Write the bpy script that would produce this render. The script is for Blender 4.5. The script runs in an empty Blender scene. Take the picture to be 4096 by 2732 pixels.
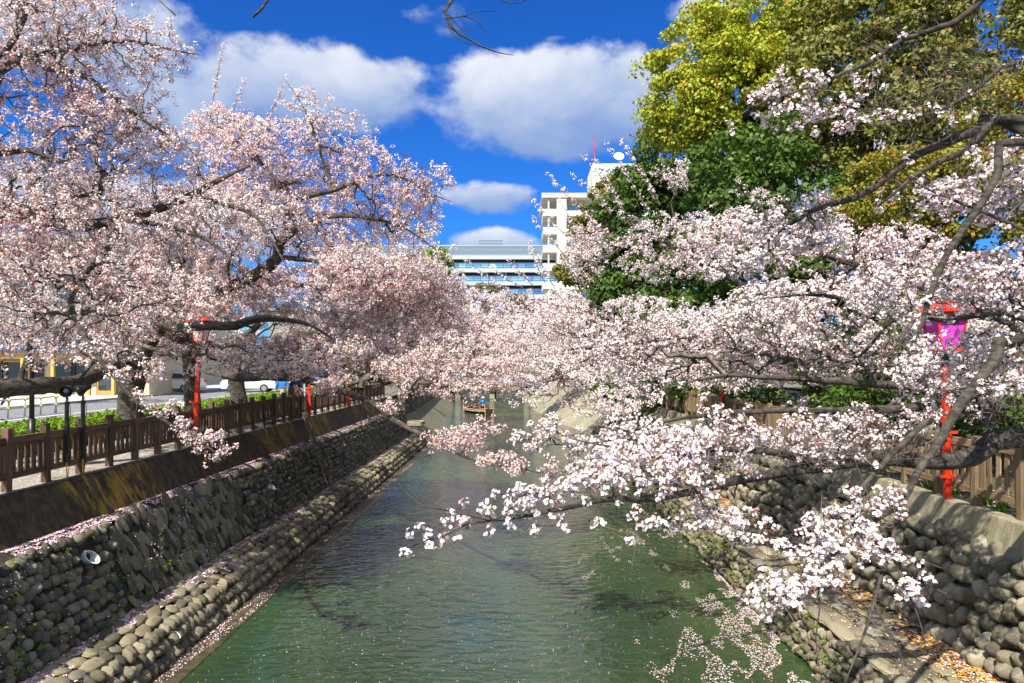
import bpy, bmesh, math, random
import numpy as np
from mathutils import Vector, Matrix, Euler, noise as mnoise

PI = math.pi
R = math.radians
random.seed(7)
rs = np.random.RandomState(7)

sc = bpy.context.scene
C = sc.collection

# ------------------------------------------------------------------ camera
CAMZ = 5.5                      # eye height over the water (water surface is z = 0)
F, VX, VY = 2731.0, 2085.0, 1452.0   # focal length and vanishing point of the canal, photo pixels
cd = bpy.data.cameras.new('camera')
cam = bpy.data.objects.new('camera', cd)
C.objects.link(cam)
cam.location = (0, 0, CAMZ)
cam.rotation_euler = (R(90), 0, 0)
cd.sensor_width = 36.0
cd.lens = 24.0
cd.shift_x = -(VX - 2048) / 4096
cd.shift_y = (VY - 1366) / 4096
cd.clip_start = 0.1
cd.clip_end = 3000
sc.camera = cam

def P(sx, sy, Y):
    """a measured point of the photograph, at the distance Y it really stands at"""
    return Vector(((sx - VX) / F * Y, Y, CAMZ - (sy - VY) / F * Y))

# ------------------------------------------------------------------ light
SUN = Vector((-0.30, -0.62, 0.78)).normalized()      # towards the sun
sd = bpy.data.lights.new('sun', 'SUN')
so = bpy.data.objects.new('sun', sd)
C.objects.link(so)
so.rotation_euler = SUN.to_track_quat('Z', 'Y').to_euler()
sd.energy = 5.0
sd.angle = R(0.5)
sd.color = (1.0, 0.925, 0.79)

w = bpy.data.worlds.new('World')
sc.world = w
w.use_nodes = True
sc.view_settings.view_transform = 'Standard'
sc.view_settings.look = 'None'
sc.view_settings.exposure = 0.80
sc.view_settings.gamma = 1
sc.view_settings.use_curve_mapping = False
sc.cycles.max_bounces = 7
sc.cycles.diffuse_bounces = 3
sc.cycles.glossy_bounces = 3
sc.cycles.transmission_bounces = 4
sc.cycles.transparent_max_bounces = 6
sc.cycles.use_adaptive_sampling = True
sc.cycles.caustics_reflective = False
sc.cycles.caustics_refractive = False

class NT:
    """small helper for writing node trees"""
    def __init__(s, nt):
        s.nt = nt; s.N = nt.nodes; s.L = nt.links
    def n(s, t, **k):
        x = s.N.new(t)
        for a, b in k.items(): setattr(x, a, b)
        return x
    def put(s, sock, v):
        if isinstance(v, bpy.types.NodeSocket): s.L.new(v, sock)
        elif isinstance(v, (tuple, list)) and len(v) == 3 and len(sock.default_value) == 4: sock.default_value = (*v, 1)
        else: sock.default_value = v
    def m(s, op, a, b=None, c=None, clamp=False):
        x = s.n('ShaderNodeMath', operation=op, use_clamp=clamp)
        s.put(x.inputs[0], a)
        if b is not None: s.put(x.inputs[1], b)
        if c is not None: s.put(x.inputs[2], c)
        return x.outputs[0]
    def mix(s, f, a, b, mode='MIX'):
        x = s.n('ShaderNodeMix', data_type='RGBA', blend_type=mode)
        s.put(x.inputs[0], f); s.put(x.inputs[6], a); s.put(x.inputs[7], b)
        return x.outputs[2]
    def noise(s, vec, scale, detail=4, rough=0.5, dist=0.0):
        x = s.n('ShaderNodeTexNoise')
        if vec is not None: s.L.new(vec, x.inputs['Vector'])
        x.inputs['Scale'].default_value = scale; x.inputs['Detail'].default_value = detail
        x.inputs['Roughness'].default_value = rough; x.inputs['Distortion'].default_value = dist
        return x.outputs['Fac']
    def step(s, v, lo, hi, a=0.0, b=1.0):
        x = s.n('ShaderNodeMapRange', interpolation_type='SMOOTHSTEP')
        s.put(x.inputs[0], v); s.put(x.inputs[1], lo); s.put(x.inputs[2], hi); s.put(x.inputs[3], a); s.put(x.inputs[4], b)
        return x.outputs[0]
    def scale(s, vec, xyz):
        x = s.n('ShaderNodeMapping'); s.L.new(vec, x.inputs[0]); x.inputs['Scale'].default_value = xyz
        return x.outputs[0]

# sky: Nishita, deepened as by the photograph's polarised blue, with cumulus clouds by direction
W = NT(w.node_tree)
bg = [n for n in W.N if n.type == 'BACKGROUND'][0]
bg.inputs['Strength'].default_value = 0.062
sky = W.n('ShaderNodeTexSky', sky_type='NISHITA')
sky.sun_disc = False
sky.sun_elevation = math.asin(SUN.z)
sky.sun_rotation = math.atan2(SUN.x, SUN.y)
sky.ozone_density = 3.0
sky.dust_density = 0.3
hs = W.n('ShaderNodeHueSaturation')
hs.inputs['Saturation'].default_value = 1.25
hs.inputs['Value'].default_value = 1.0
W.L.new(sky.outputs[0], hs.inputs['Color'])
blue = W.mix(1.0, hs.outputs[0], (0.30, 0.82, 1.55), 'MULTIPLY')
geo = W.n('ShaderNodeNewGeometry')
neg = W.n('ShaderNodeVectorMath', operation='SCALE'); W.L.new(geo.outputs['Incoming'], neg.inputs[0]); neg.inputs['Scale'].default_value = -1
sep = W.n('ShaderNodeSeparateXYZ'); W.L.new(neg.outputs[0], sep.inputs[0])
az = W.m('ARCTAN2', sep.outputs[0], sep.outputs[1])
el = W.m('ARCSINE', sep.outputs[2])
comb = W.n('ShaderNodeCombineXYZ'); W.L.new(az, comb.inputs[0]); W.L.new(el, comb.inputs[1])
cv = W.scale(comb.outputs[0], (1.0, 1.45, 1.0))
n1 = W.noise(cv, 6.5, 9, 0.55, 0.15)
n2 = W.noise(cv, 22.0, 6, 0.6)
nn = W.m('ADD', W.m('MULTIPLY', W.m('SUBTRACT', n1, 0.5), 2.6), W.m('MULTIPLY', W.m('SUBTRACT', n2, 0.5), 0.7))
def az_el(sx, sy):
    x, z = (sx - VX) / F, (VY - sy) / F
    return math.atan2(x, 1), math.atan2(z, math.hypot(1, x))
dens = None; rim = None
#        px    py    half-width  half-height   weight  (directions of the clouds seen)
for sx, sy, hw, hh, wt in ((1200, 350, 560, 175, 1.05), (1560, 330, 230, 120, 0.6), (2260, 410, 480, 185, 1.45), (1950, 790, 240, 70, 0.95), (1960, 985, 190, 75, 1.15),
                           (250, 60, 700, 230, 1.0), (700, 420, 420, 300, 0.8), (2900, 20, 300, 70, 0.7), (3500, 600, 700, 300, 0.9),
                           (1750, 60, 260, 100, 0.42), (2230, 150, 120, 25, 0.35), (600, 900, 700, 240, 0.9)):
    a0, e0 = az_el(sx, sy)
    wa, we = hw / F * math.cos(a0) ** 2, hh / F * math.cos(a0)
    dx = W.m('MULTIPLY', W.m('SUBTRACT', az, a0), 1 / wa)
    dy0 = W.m('SUBTRACT', el, e0)
    dy = W.m('MULTIPLY', dy0, 1 / we)
    q = W.m('SUBTRACT', wt, W.m('ADD', W.m('MULTIPLY', dx, dx), W.m('MULTIPLY', dy, dy)))
    top = W.m('ADD', W.m('MULTIPLY', dy, 0.9), W.m('MULTIPLY', dx, -0.25))      # lit from above and the left
    wgt = W.m('EXPONENT', W.m('MULTIPLY', W.m('MAXIMUM', q, -6.0), 3.0))
    if dens is None: dens, rim, wsum = q, W.m('MULTIPLY', wgt, top), wgt
    else:
        rim = W.m('ADD', rim, W.m('MULTIPLY', wgt, top)); wsum = W.m('ADD', wsum, wgt)
        dens = W.m('SMOOTH_MAX', dens, q, 0.35)
rim = W.m('MAXIMUM', W.m('MINIMUM', W.m('DIVIDE', rim, W.m('ADD', wsum, 0.001)), 2.0), -2.0)
# unseen clouds over the rest of the sky, whitened to neutralise blue ambient light
far = W.m('ADD', W.m('ABSOLUTE', az), 0.0)
behind = W.step(far, 0.75, 0.95, -1.2, 0.45)
bfac = W.step(far, 0.75, 0.95)
rim = W.m('ADD', W.m('MULTIPLY', rim, W.m('SUBTRACT', 1.0, bfac)), W.m('MULTIPLY', bfac, 0.9))
dens = W.m('MAXIMUM', dens, behind)
cd_ = W.m('ADD', dens, nn)
cov = W.m('MULTIPLY', W.step(cd_, 0.0, 0.62), W.step(sep.outputs[2], -0.02, 0.03))
lit = W.m('ADD', rim, W.m('MULTIPLY', nn, 0.9))
ccol = W.mix(W.step(lit, -1.0, 1.3), (2.2, 3.5, 6.6), (8.3, 8.7, 9.4))
thin = W.mix(W.m('MULTIPLY', cov, 0.96), blue, ccol)
W.L.new(thin, bg.inputs['Color'])

# ------------------------------------------------------------------ materials
def mat(name, col=(0.5, 0.5, 0.5), rough=0.7, build=None, metal=0.0, spec=0.5):
    m = bpy.data.materials.new(name); m.use_nodes = True
    t = NT(m.node_tree)
    b = t.N['Principled BSDF']
    b.inputs['Base Color'].default_value = (*col, 1)
    b.inputs['Roughness'].default_value = rough
    b.inputs['Metallic'].default_value = metal
    b.inputs['Specular IOR Level'].default_value = spec
    if build: build(t, b)
    return m
def coords(t, kind='Object'):
    return t.n('ShaderNodeTexCoord').outputs[kind]
def wpos(t):
    return t.n('ShaderNodeNewGeometry').outputs['Position']
def bump(t, b, h, strength=0.5, dist=0.02):
    x = t.n('ShaderNodeBump'); x.inputs['Strength'].default_value = strength; x.inputs['Distance'].default_value = dist
    t.L.new(h, x.inputs['Height']); t.L.new(x.outputs[0], b.inputs['Normal'])
    return x
def mottled(c1, c2, scale=8, c3=None, bs=0.4, bd=0.01, stretch=(1, 1, 1), lo=0.35, hi=0.65, rnd=0.0):
    def f(t, b):
        p = t.scale(wpos(t), stretch)
        a = t.noise(p, scale, 6, 0.6)
        col = t.mix(t.step(a, lo, hi), c1, c2)
        if c3:
            a2 = t.noise(p, scale * 0.23, 4, 0.6)
            col = t.mix(t.step(a2, 0.52, 0.66), col, c3)
        if rnd:
            oi = t.n('ShaderNodeObjectInfo')
            k = t.m('ADD', 1 - rnd, t.m('MULTIPLY', oi.outputs['Random'], 2 * rnd))
            cb = t.n('ShaderNodeCombineColor')
            for i in range(3): t.L.new(k, cb.inputs[i])
            col = t.mix(1.0, col, cb.outputs[0], 'MULTIPLY')
        t.L.new(col, b.inputs['Base Color'])
        bump(t, b, t.noise(p, scale * 4, 6, 0.65), bs, bd)
    return f

def stone_build(dark, light, moss=0.5):
    def f(t, b):
        oi = t.n('ShaderNodeObjectInfo').outputs['Random']
        at = t.n('ShaderNodeAttribute', attribute_name='tint').outputs['Fac']
        rnd = t.m('FRACT', t.m('ADD', oi, at))
        base = t.mix(rnd, dark, light)
        hue = t.m('FRACT', t.m('MULTIPLY', rnd, 7.31))
        base = t.mix(t.m('MULTIPLY', t.step(hue, 0.45, 0.9), 0.6), base, t.mix(1.0, base, (0.80, 0.88, 1.05), 'MULTIPLY'))
        base = t.mix(t.step(hue, 0.0, 0.3, 0.55, 0.0), base, (0.055, 0.05, 0.04))
        p = wpos(t)
        sp = t.noise(p, 55, 5, 0.7)
        base = t.mix(t.step(sp, 0.3, 0.75), t.mix(1.0, base, (0.62, 0.60, 0.56), 'MULTIPLY'), t.mix(1.0, base, (1.3, 1.3, 1.26), 'MULTIPLY'))
        li = t.noise(p, 9, 5, 0.65)
        base = t.mix(t.m('MULTIPLY', t.step(li, 0.58, 0.7), 0.55), base, (0.30, 0.29, 0.24))      # lichen
        mo = t.noise(p, 3.1, 6, 0.7)
        base = t.mix(t.m('MULTIPLY', t.step(mo, 0.53, 0.68), moss), base, (0.05, 0.062, 0.015))    # moss
        t.L.new(base, b.inputs['Base Color'])
        bump(t, b, t.noise(p, 38, 6, 0.7), 0.55, 0.012)
        b.inputs['Roughness'].default_value = 0.8
    return f
M = {}
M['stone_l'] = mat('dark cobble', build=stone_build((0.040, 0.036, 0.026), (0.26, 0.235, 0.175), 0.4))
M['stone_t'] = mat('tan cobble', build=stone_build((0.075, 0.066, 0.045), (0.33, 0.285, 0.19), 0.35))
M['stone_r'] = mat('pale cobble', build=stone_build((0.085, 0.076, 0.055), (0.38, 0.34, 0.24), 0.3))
M['stone_rb'] = mat('brown cobble', build=stone_build((0.075, 0.062, 0.042), (0.33, 0.28, 0.19), 0.5))
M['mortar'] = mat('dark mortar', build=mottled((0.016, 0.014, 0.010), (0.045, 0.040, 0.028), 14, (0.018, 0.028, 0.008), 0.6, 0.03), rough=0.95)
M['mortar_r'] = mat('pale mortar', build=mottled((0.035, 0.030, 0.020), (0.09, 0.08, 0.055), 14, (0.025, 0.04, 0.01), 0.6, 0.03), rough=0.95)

def streaked(base1, base2, stain, moss, amount=0.6, fleck=0.3):  # moss: also takes the sun patches painted on the left wall
    def f(t, b):
        p = wpos(t)
        sv = t.scale(p, (1.2, 2.4, 0.16))
        st = t.noise(sv, 3.2, 8, 0.7)
        col = t.mix(t.step(t.noise(p, 5, 7, 0.65), 0.35, 0.65), base1, base2)
        col = t.mix(t.m('MULTIPLY', t.step(st, 0.47, 0.62), amount), col, stain)
        col = t.mix(t.m('MULTIPLY', t.m('MULTIPLY', t.step(t.noise(sv, 3.3, 6, 0.7), 0.44, 0.6), t.step(t.noise(p, 0.33, 2, 0.5), 0.46, 0.58)), 0.85), col, moss)
        fine = t.noise(p, 60, 4, 0.7)
        col = t.mix(t.step(fine, 0.45, 0.8, 0.0, fleck), col, (0.5, 0.48, 0.4))
        t.L.new(col, b.inputs['Base Color'])
        bump(t, b, t.noise(p, 26, 8, 0.75), 0.6, 0.02)
    return f
M['conc_l'] = mat('stained dappled concrete', rough=0.85, build=streaked((0.022, 0.015, 0.007), (0.075, 0.050, 0.018), (0.010, 0.008, 0.005), (0.34, 0.20, 0.02), 0.9, 0.10))  # stains, plus canopy shade painted into the base and sun patches into the ochre
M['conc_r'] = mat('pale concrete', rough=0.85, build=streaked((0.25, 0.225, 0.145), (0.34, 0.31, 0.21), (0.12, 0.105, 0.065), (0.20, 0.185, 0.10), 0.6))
M['conc_top'] = mat('path concrete', rough=0.9, build=mottled((0.22, 0.205, 0.17), (0.36, 0.34, 0.285), 7, (0.11, 0.10, 0.075), 0.4, 0.01))
M['conc_far'] = mat('far concrete', rough=0.9, build=streaked((0.27, 0.25, 0.18), (0.38, 0.35, 0.26), (0.12, 0.11, 0.07), (0.12, 0.14, 0.05), 0.6))
M['conc_farapron'] = mat('mossy concrete', rough=0.9, build=streaked((0.13, 0.12, 0.08), (0.20, 0.18, 0.12), (0.06, 0.055, 0.03), (0.06, 0.08, 0.02), 0.6))
M['wet'] = mat('wet concrete', rough=0.25, build=mottled((0.045, 0.038, 0.022), (0.10, 0.085, 0.05), 4, (0.03, 0.035, 0.018), 0.25, 0.01))
M['road'] = mat('asphalt', rough=0.9, build=mottled((0.16, 0.165, 0.175), (0.22, 0.225, 0.235), 3, None, 0.3, 0.005))
M['walk'] = mat('pale sidewalk', rough=0.9, build=mottled((0.50, 0.485, 0.45), (0.62, 0.60, 0.56), 1.7, None, 0.25, 0.005))
M['soil'] = mat('soil', rough=0.95, build=mottled((0.05, 0.035, 0.02), (0.12, 0.09, 0.055), 9, (0.06, 0.06, 0.03), 0.8, 0.03))
M['land'] = mat('land', rough=0.95, build=mottled((0.10, 0.10, 0.07), (0.20, 0.19, 0.14), 0.5, None, 0.3, 0.02))
M['paint'] = mat('white line', (0.78, 0.78, 0.76), 0.7)

def wood_build(c1, c2, c3, axis=2):
    def f(t, b):
        g = coords(t, 'Object')
        sc_ = [26, 26, 26]; sc_[axis] = 1.6
        p = t.scale(g, tuple(sc_))
        oi = t.n('ShaderNodeObjectInfo')
        off = t.n('ShaderNodeVectorMath', operation='ADD'); t.L.new(p, off.inputs[0])
        cx = t.n('ShaderNodeCombineXYZ'); 
        for i in range(3): t.L.new(t.m('MULTIPLY', oi.outputs['Random'], 91.0 + i * 13), cx.inputs[i])
        t.L.new(cx.outputs[0], off.inputs[1])
        gr = t.noise(off.outputs[0], 1.0, 6, 0.65, 0.6)
        col = t.mix(t.step(gr, 0.3, 0.7), c1, c2)
        wr = t.noise(wpos(t), 5.5, 5, 0.7)
        col = t.mix(t.m('MULTIPLY', t.step(wr, 0.55, 0.72), 0.55), col, c3)
        k = t.m('ADD', 0.68, t.m('MULTIPLY', oi.outputs['Random'], 0.6))
        cb = t.n('ShaderNodeCombineColor')
        for i in range(3): t.L.new(k, cb.inputs[i])
        col = t.mix(1.0, col, cb.outputs[0], 'MULTIPLY')
        t.L.new(col, b.inputs['Base Color'])
        bump(t, b, gr, 0.5, 0.006)
    return f
WL = ((0.060, 0.032, 0.020), (0.165, 0.092, 0.058), (0.04, 0.036, 0.02))
WR = ((0.15, 0.095, 0.05), (0.32, 0.225, 0.13), (0.07, 0.055, 0.035))
M['wood_l'] = mat('red brown timber', rough=0.8, build=wood_build(*WL))
M['wood_lh'] = mat('red brown timber rail', rough=0.8, build=wood_build(*WL, axis=1))
M['wood_r'] = mat('weathered timber', rough=0.85, build=wood_build(*WR))
M['wood_rh'] = mat('weathered timber rail', rough=0.85, build=wood_build(*WR, axis=1))
M['wood_cafe'] = mat('honey timber', rough=0.6, build=wood_build((0.55, 0.30, 0.07), (0.68, 0.40, 0.11), (0.45, 0.25, 0.07)))

def bark_build(dark, light):
    def f(t, b):
        p = wpos(t)
        a = t.noise(t.scale(p, (1, 1, 2.2)), 7, 7, 0.7, 0.4)
        col = t.mix(t.step(a, 0.36, 0.66), dark, light)
        l = t.noise(p, 2.3, 5, 0.7)
        col = t.mix(t.m('MULTIPLY', t.step(l, 0.55, 0.68), 0.5), col, (0.10, 0.10, 0.05))
        t.L.new(col, b.inputs['Base Color'])
        bump(t, b, t.noise(t.scale(p, (1, 1, 3)), 16, 8, 0.75), 0.9, 0.03)
    return f
M['bark'] = mat('cherry bark', rough=0.9, build=bark_build((0.020, 0.016, 0.013), (0.115, 0.098, 0.08)))
M['bark_grey'] = mat('grey bark', rough=0.9, build=bark_build((0.06, 0.052, 0.043), (0.24, 0.21, 0.175)))
M['twig'] = mat('twig bark', rough=0.8, build=mottled((0.055, 0.042, 0.035), (0.17, 0.145, 0.12), 6, None, 0.3, 0.004))

def leafy(name, trans=0.35, rough=0.6, spec=0.3):
    m = bpy.data.materials.new(name); m.use_nodes = True
    t = NT(m.node_tree); b = t.N['Principled BSDF']; out = [n for n in t.N if n.type == 'OUTPUT_MATERIAL'][0]
    at = t.n('ShaderNodeAttribute', attribute_name='tint').outputs['Color']
    t.L.new(at, b.inputs['Base Color'])
    b.inputs['Roughness'].default_value = rough; b.inputs['Specular IOR Level'].default_value = spec
    tr = t.n('ShaderNodeBsdfTranslucent'); t.L.new(at, tr.inputs['Color'])
    mx = t.n('ShaderNodeMixShader'); mx.inputs[0].default_value = trans
    t.L.new(b.outputs[0], mx.inputs[1]); t.L.new(tr.outputs[0], mx.inputs[2]); t.L.new(mx.outputs[0], out.inputs['Surface'])
    return m
M['blossom'] = leafy('cherry blossom', 0.34, 0.7, 0.15)
M['leaf'] = leafy('leaf', 0.22, 0.5, 0.3)
M['petal'] = leafy('fallen petals', 0.1, 0.8, 0.2)

def water_build(t, b):
    p = wpos(t)
    big = t.noise(t.scale(p, (0.5, 1.5, 1)), 1.1, 3, 0.5, 0.3)
    mid = t.noise(t.scale(p, (0.75, 1.35, 1)), 3.7, 2.5, 0.45, 0.35)
    fin = t.noise(t.scale(p, (0.7, 1.5, 1)), 10, 2, 0.5, 0.2)
    patch = t.step(t.noise(t.scale(p, (0.35, 0.16, 1)), 1.0, 3, 0.5), 0.35, 0.62, 0.45, 1.15)
    h = t.m('ADD', t.m('MULTIPLY', big, 0.10), t.m('ADD', t.m('MULTIPLY', t.m('MULTIPLY', mid, patch), 0.16), t.m('MULTIPLY', t.m('MULTIPLY', fin, patch), 0.026)))
    x = t.n('ShaderNodeBump'); x.inputs['Strength'].default_value = 1.0; x.inputs['Distance'].default_value = 0.30
    t.L.new(h, x.inputs['Height']); t.L.new(x.outputs[0], b.inputs['Normal'])
    mk = t.noise(t.scale(p, (0.5, 0.12, 1)), 0.9, 3, 0.5)
    t.L.new(t.mix(t.step(mk, 0.3, 0.7), (0.018, 0.040, 0.015), (0.034, 0.066, 0.024)), b.inputs['Base Color'])
    b.inputs['IOR'].default_value = 1.9
M['water'] = mat('canal water', rough=0.03, build=water_build)

M['red'] = mat('vermilion paint', (0.72, 0.045, 0.008), 0.45, build=mottled((0.80, 0.055, 0.008), (0.62, 0.03, 0.006), 6, None, 0.2, 0.003))
M['magenta'] = mat('magenta paper', (0.62, 0.06, 0.55), 0.7)
M['whitepaper'] = mat('white paper', (0.80, 0.72, 0.76), 0.7)
M['ink'] = mat('black ink', (0.02, 0.02, 0.03), 0.6)
M['blacksteel'] = mat('black steel', (0.012, 0.012, 0.014), 0.4)
M['lens'] = mat('lamp glass', (0.35, 0.37, 0.42), 0.15)
M['steel'] = mat('galvanised steel', (0.45, 0.48, 0.52), 0.4, metal=0.3)
M['yellow'] = mat('yellow plastic', (0.75, 0.45, 0.02), 0.5)
M['cable'] = mat('grey cable', (0.06, 0.06, 0.065), 0.6)
M['pvc'] = mat('white pipe', (0.72, 0.76, 0.74), 0.45)
M['inside'] = mat('dark pipe inside', (0.02, 0.02, 0.02), 0.9)
M['whitewall'] = mat('white render', (0.70, 0.69, 0.65), 0.8, build=mottled((0.60, 0.59, 0.54), (0.70, 0.69, 0.65), 0.4, None, 0.1, 0.01))
M['greypanel'] = mat('grey metal louvre', (0.30, 0.38, 0.46), 0.6)
M['paleconc'] = mat('pale fascia', (0.42, 0.47, 0.50), 0.8)
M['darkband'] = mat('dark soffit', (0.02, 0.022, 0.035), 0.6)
def glass_build(t, b):
    oi = t.n('ShaderNodeObjectInfo').outputs['Random']
    t.L.new(t.mix(oi, (0.02, 0.16, 0.50), (0.20, 0.46, 0.66)), b.inputs['Base Color'])
M['glass'] = mat('window glass', (0.05, 0.15, 0.3), 0.06, build=glass_build, spec=0.8)
M['glassdark'] = mat('dark window glass', (0.025, 0.035, 0.045), 0.05, spec=0.8)
M['navy'] = mat('navy roof', (0.035, 0.06, 0.12), 0.5)
M['cream'] = mat('cream wall', (0.60, 0.52, 0.36), 0.8)
M['tile'] = mat('beige tile wall', rough=0.7, build=mottled((0.42, 0.40, 0.33), (0.50, 0.47, 0.39), 3))
M['greywall'] = mat('grey wall', rough=0.8, build=mottled((0.22, 0.22, 0.21), (0.28, 0.28, 0.27), 0.8))
M['carwhite'] = mat('white car paint', (0.78, 0.79, 0.80), 0.2)
M['carblue'] = mat('blue car paint', (0.05, 0.12, 0.32), 0.2)
M['tyre'] = mat('tyre', (0.02, 0.02, 0.02), 0.8)
M['rim'] = mat('alloy rim', (0.45, 0.45, 0.47), 0.3, metal=0.7)
M['taillight'] = mat('red lamp', (0.5, 0.01, 0.01), 0.3)
M['greenpaint'] = mat('green pipe paint', (0.13, 0.42, 0.08), 0.5)
M['pinkrail'] = mat('pink panel', (0.42, 0.20, 0.17), 0.7)
M['boatwood'] = mat('boat planks', rough=0.6, build=mottled((0.38, 0.29, 0.16), (0.52, 0.42, 0.26), 6, None, 0.3, 0.01, (0.3, 1, 4)))
M['boatdark'] = mat('boat lower strake', (0.10, 0.035, 0.02), 0.6)
M['skin'] = mat('skin', (0.52, 0.32, 0.22), 0.6)
M['hair'] = mat('hair', (0.012, 0.010, 0.009), 0.6)
M['bluecoat'] = mat('blue coat', (0.01, 0.20, 0.62), 0.8)
M['orange'] = mat('orange life vest', (0.85, 0.12, 0.01), 0.7)
M['redvest'] = mat('red life vest', (0.65, 0.03, 0.015), 0.7)
M['navycloth'] = mat('navy cloth', (0.012, 0.02, 0.055), 0.9)
M['darkcloth'] = mat('dark cloth', (0.02, 0.02, 0.024), 0.9)
M['straw'] = mat('straw hat', (0.50, 0.38, 0.18), 0.9)

# ------------------------------------------------------------------ helpers
def tag(o, label=None, cat=None, group=None, kind=None):
    if label: o['label'] = label
    if cat: o['category'] = cat
    if group: o['group'] = group
    if kind: o['kind'] = kind
    return o
def link(name, me, m=None, parent=None):
    o = bpy.data.objects.new(name, me)
    C.objects.link(o)
    if m is not None and me is not None and len(me.materials) == 0: me.materials.append(m)
    if parent: o.parent = parent
    return o
def empty(name, loc, label, cat, group=None, rz=0.0):
    o = bpy.data.objects.new(name, None); C.objects.link(o)
    o.location = loc; o.rotation_euler = (0, 0, rz); o.empty_display_size = 0.2
    return tag(o, label, cat, group)
def inpl(o, parent):
    """parent keeping the world place (o built in world coordinates, parent unrotated)"""
    o.parent = parent; o.location = Vector(o.location) - Vector(parent.location)
    return o
def npmesh(name, V, Fq, smooth=False, col=None, fac=None, domain='FACE'):
    """V (n,3), Fq (m,k) array of k-gons"""
    V = np.asarray(V, np.float32); Fq = np.asarray(Fq, np.int32)
    me = bpy.data.meshes.new(name)
    k = Fq.shape[1]; m = Fq.shape[0]
    me.vertices.add(len(V)); me.vertices.foreach_set('co', V.ravel())
    me.loops.add(m * k); me.loops.foreach_set('vertex_index', Fq.ravel())
    me.polygons.add(m); me.polygons.foreach_set('loop_start', np.arange(0, m * k, k, dtype=np.int32))
    me.polygons.foreach_set('loop_total', np.full(m, k, np.int32))
    if smooth: me.polygons.foreach_set('use_smooth', np.ones(m, bool))
    if col is not None:
        a = me.attributes.new('tint', 'FLOAT_COLOR', domain)
        cc = np.ones((len(col), 4), np.float32); cc[:, :3] = col
        a.data.foreach_set('color', cc.ravel())
    if fac is not None:
        a = me.attributes.new('tint', 'FLOAT', domain)
        a.data.foreach_set('value', np.asarray(fac, np.float32))
    me.update(calc_edges=True)
    return me
class MB:
    """collects simple shapes into one mesh"""
    def __init__(s): s.v = []; s.f = []
    def add(s, vs, fs):
        n = len(s.v); s.v += [tuple(v) for v in vs]; s.f += [tuple(i + n for i in f) for f in fs]; return s
    def box(s, x0, x1, y0, y1, z0, z1, mtx=None):
        vs = [Vector((x, y, z)) for z in (z0, z1) for y in (y0, y1) for x in (x0, x1)]
        if mtx: vs = [mtx @ v for v in vs]
        return s.add(vs, [(0, 2, 3, 1), (4, 5, 7, 6), (0, 1, 5, 4), (2, 6, 7, 3), (0, 4, 6, 2), (1, 3, 7, 5)])
    def cyl(s, p, q, r0, r1=None, n=10, caps=True):
        p = Vector(p); q = Vector(q); r1 = r0 if r1 is None else r1
        d = (q - p).normalized(); a = d.orthogonal().normalized(); b = d.cross(a)
        vs = [p + (a * math.cos(2 * PI * i / n) + b * math.sin(2 * PI * i / n)) * r0 for i in range(n)] + \
             [q + (a * math.cos(2 * PI * i / n) + b * math.sin(2 * PI * i / n)) * r1 for i in range(n)]
        fs = [(i, (i + 1) % n, n + (i + 1) % n, n + i) for i in range(n)]
        if caps: fs += [tuple(range(n))[::-1], tuple(range(n, 2 * n))]
        return s.add(vs, fs)
    def tube(s, pts, r, n=6):
        for a, b in zip(pts[:-1], pts[1:]): s.cyl(a, b, r, r, n)
        return s
    def lathe(s, prof, c=(0, 0, 0), n=14, mtx=None):
        vs = [Vector((r * math.cos(2 * PI * i / n), r * math.sin(2 * PI * i / n), z)) for r, z in prof for i in range(n)]
        if mtx: vs = [mtx @ v for v in vs]
        vs = [v + Vector(c) for v in vs]
        fs = [(k * n + i, k * n + (i + 1) % n, (k + 1) * n + (i + 1) % n, (k + 1) * n + i) for k in range(len(prof) - 1) for i in range(n)]
        return s.add(vs, fs)
    def prism(s, poly, y0, y1):
        """poly in XZ extruded along Y"""
        n = len(poly)
        vs = [(x, y0, z) for x, z in poly] + [(x, y1, z) for x, z in poly]
        return s.add(vs, [tuple(range(n)), tuple(range(n, 2 * n))[::-1]] + [(i, n + i, n + (i + 1) % n, (i + 1) % n) for i in range(n)])
    def mesh(s, name, smooth=False):
        me = bpy.data.meshes.new(name); me.from_pydata(s.v, [], s.f)
        bm = bmesh.new(); bm.from_mesh(me); bmesh.ops.recalc_face_normals(bm, faces=bm.faces); bm.to_mesh(me); bm.free()
        if smooth: me.polygons.foreach_set('use_smooth', [True] * len(me.polygons))
        return me
    def build(s, name, m, parent=None, smooth=False, bevel=0.0):
        o = link(name, s.mesh(name, smooth), m, parent)
        if bevel:
            b = o.modifiers.new('bevel', 'BEVEL'); b.width = bevel; b.segments = 2; b.limit_method = 'ANGLE'
        return o
def struct(o): o['kind'] = 'structure'; return o
def stuff(o): o['kind'] = 'stuff'; return o

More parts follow.
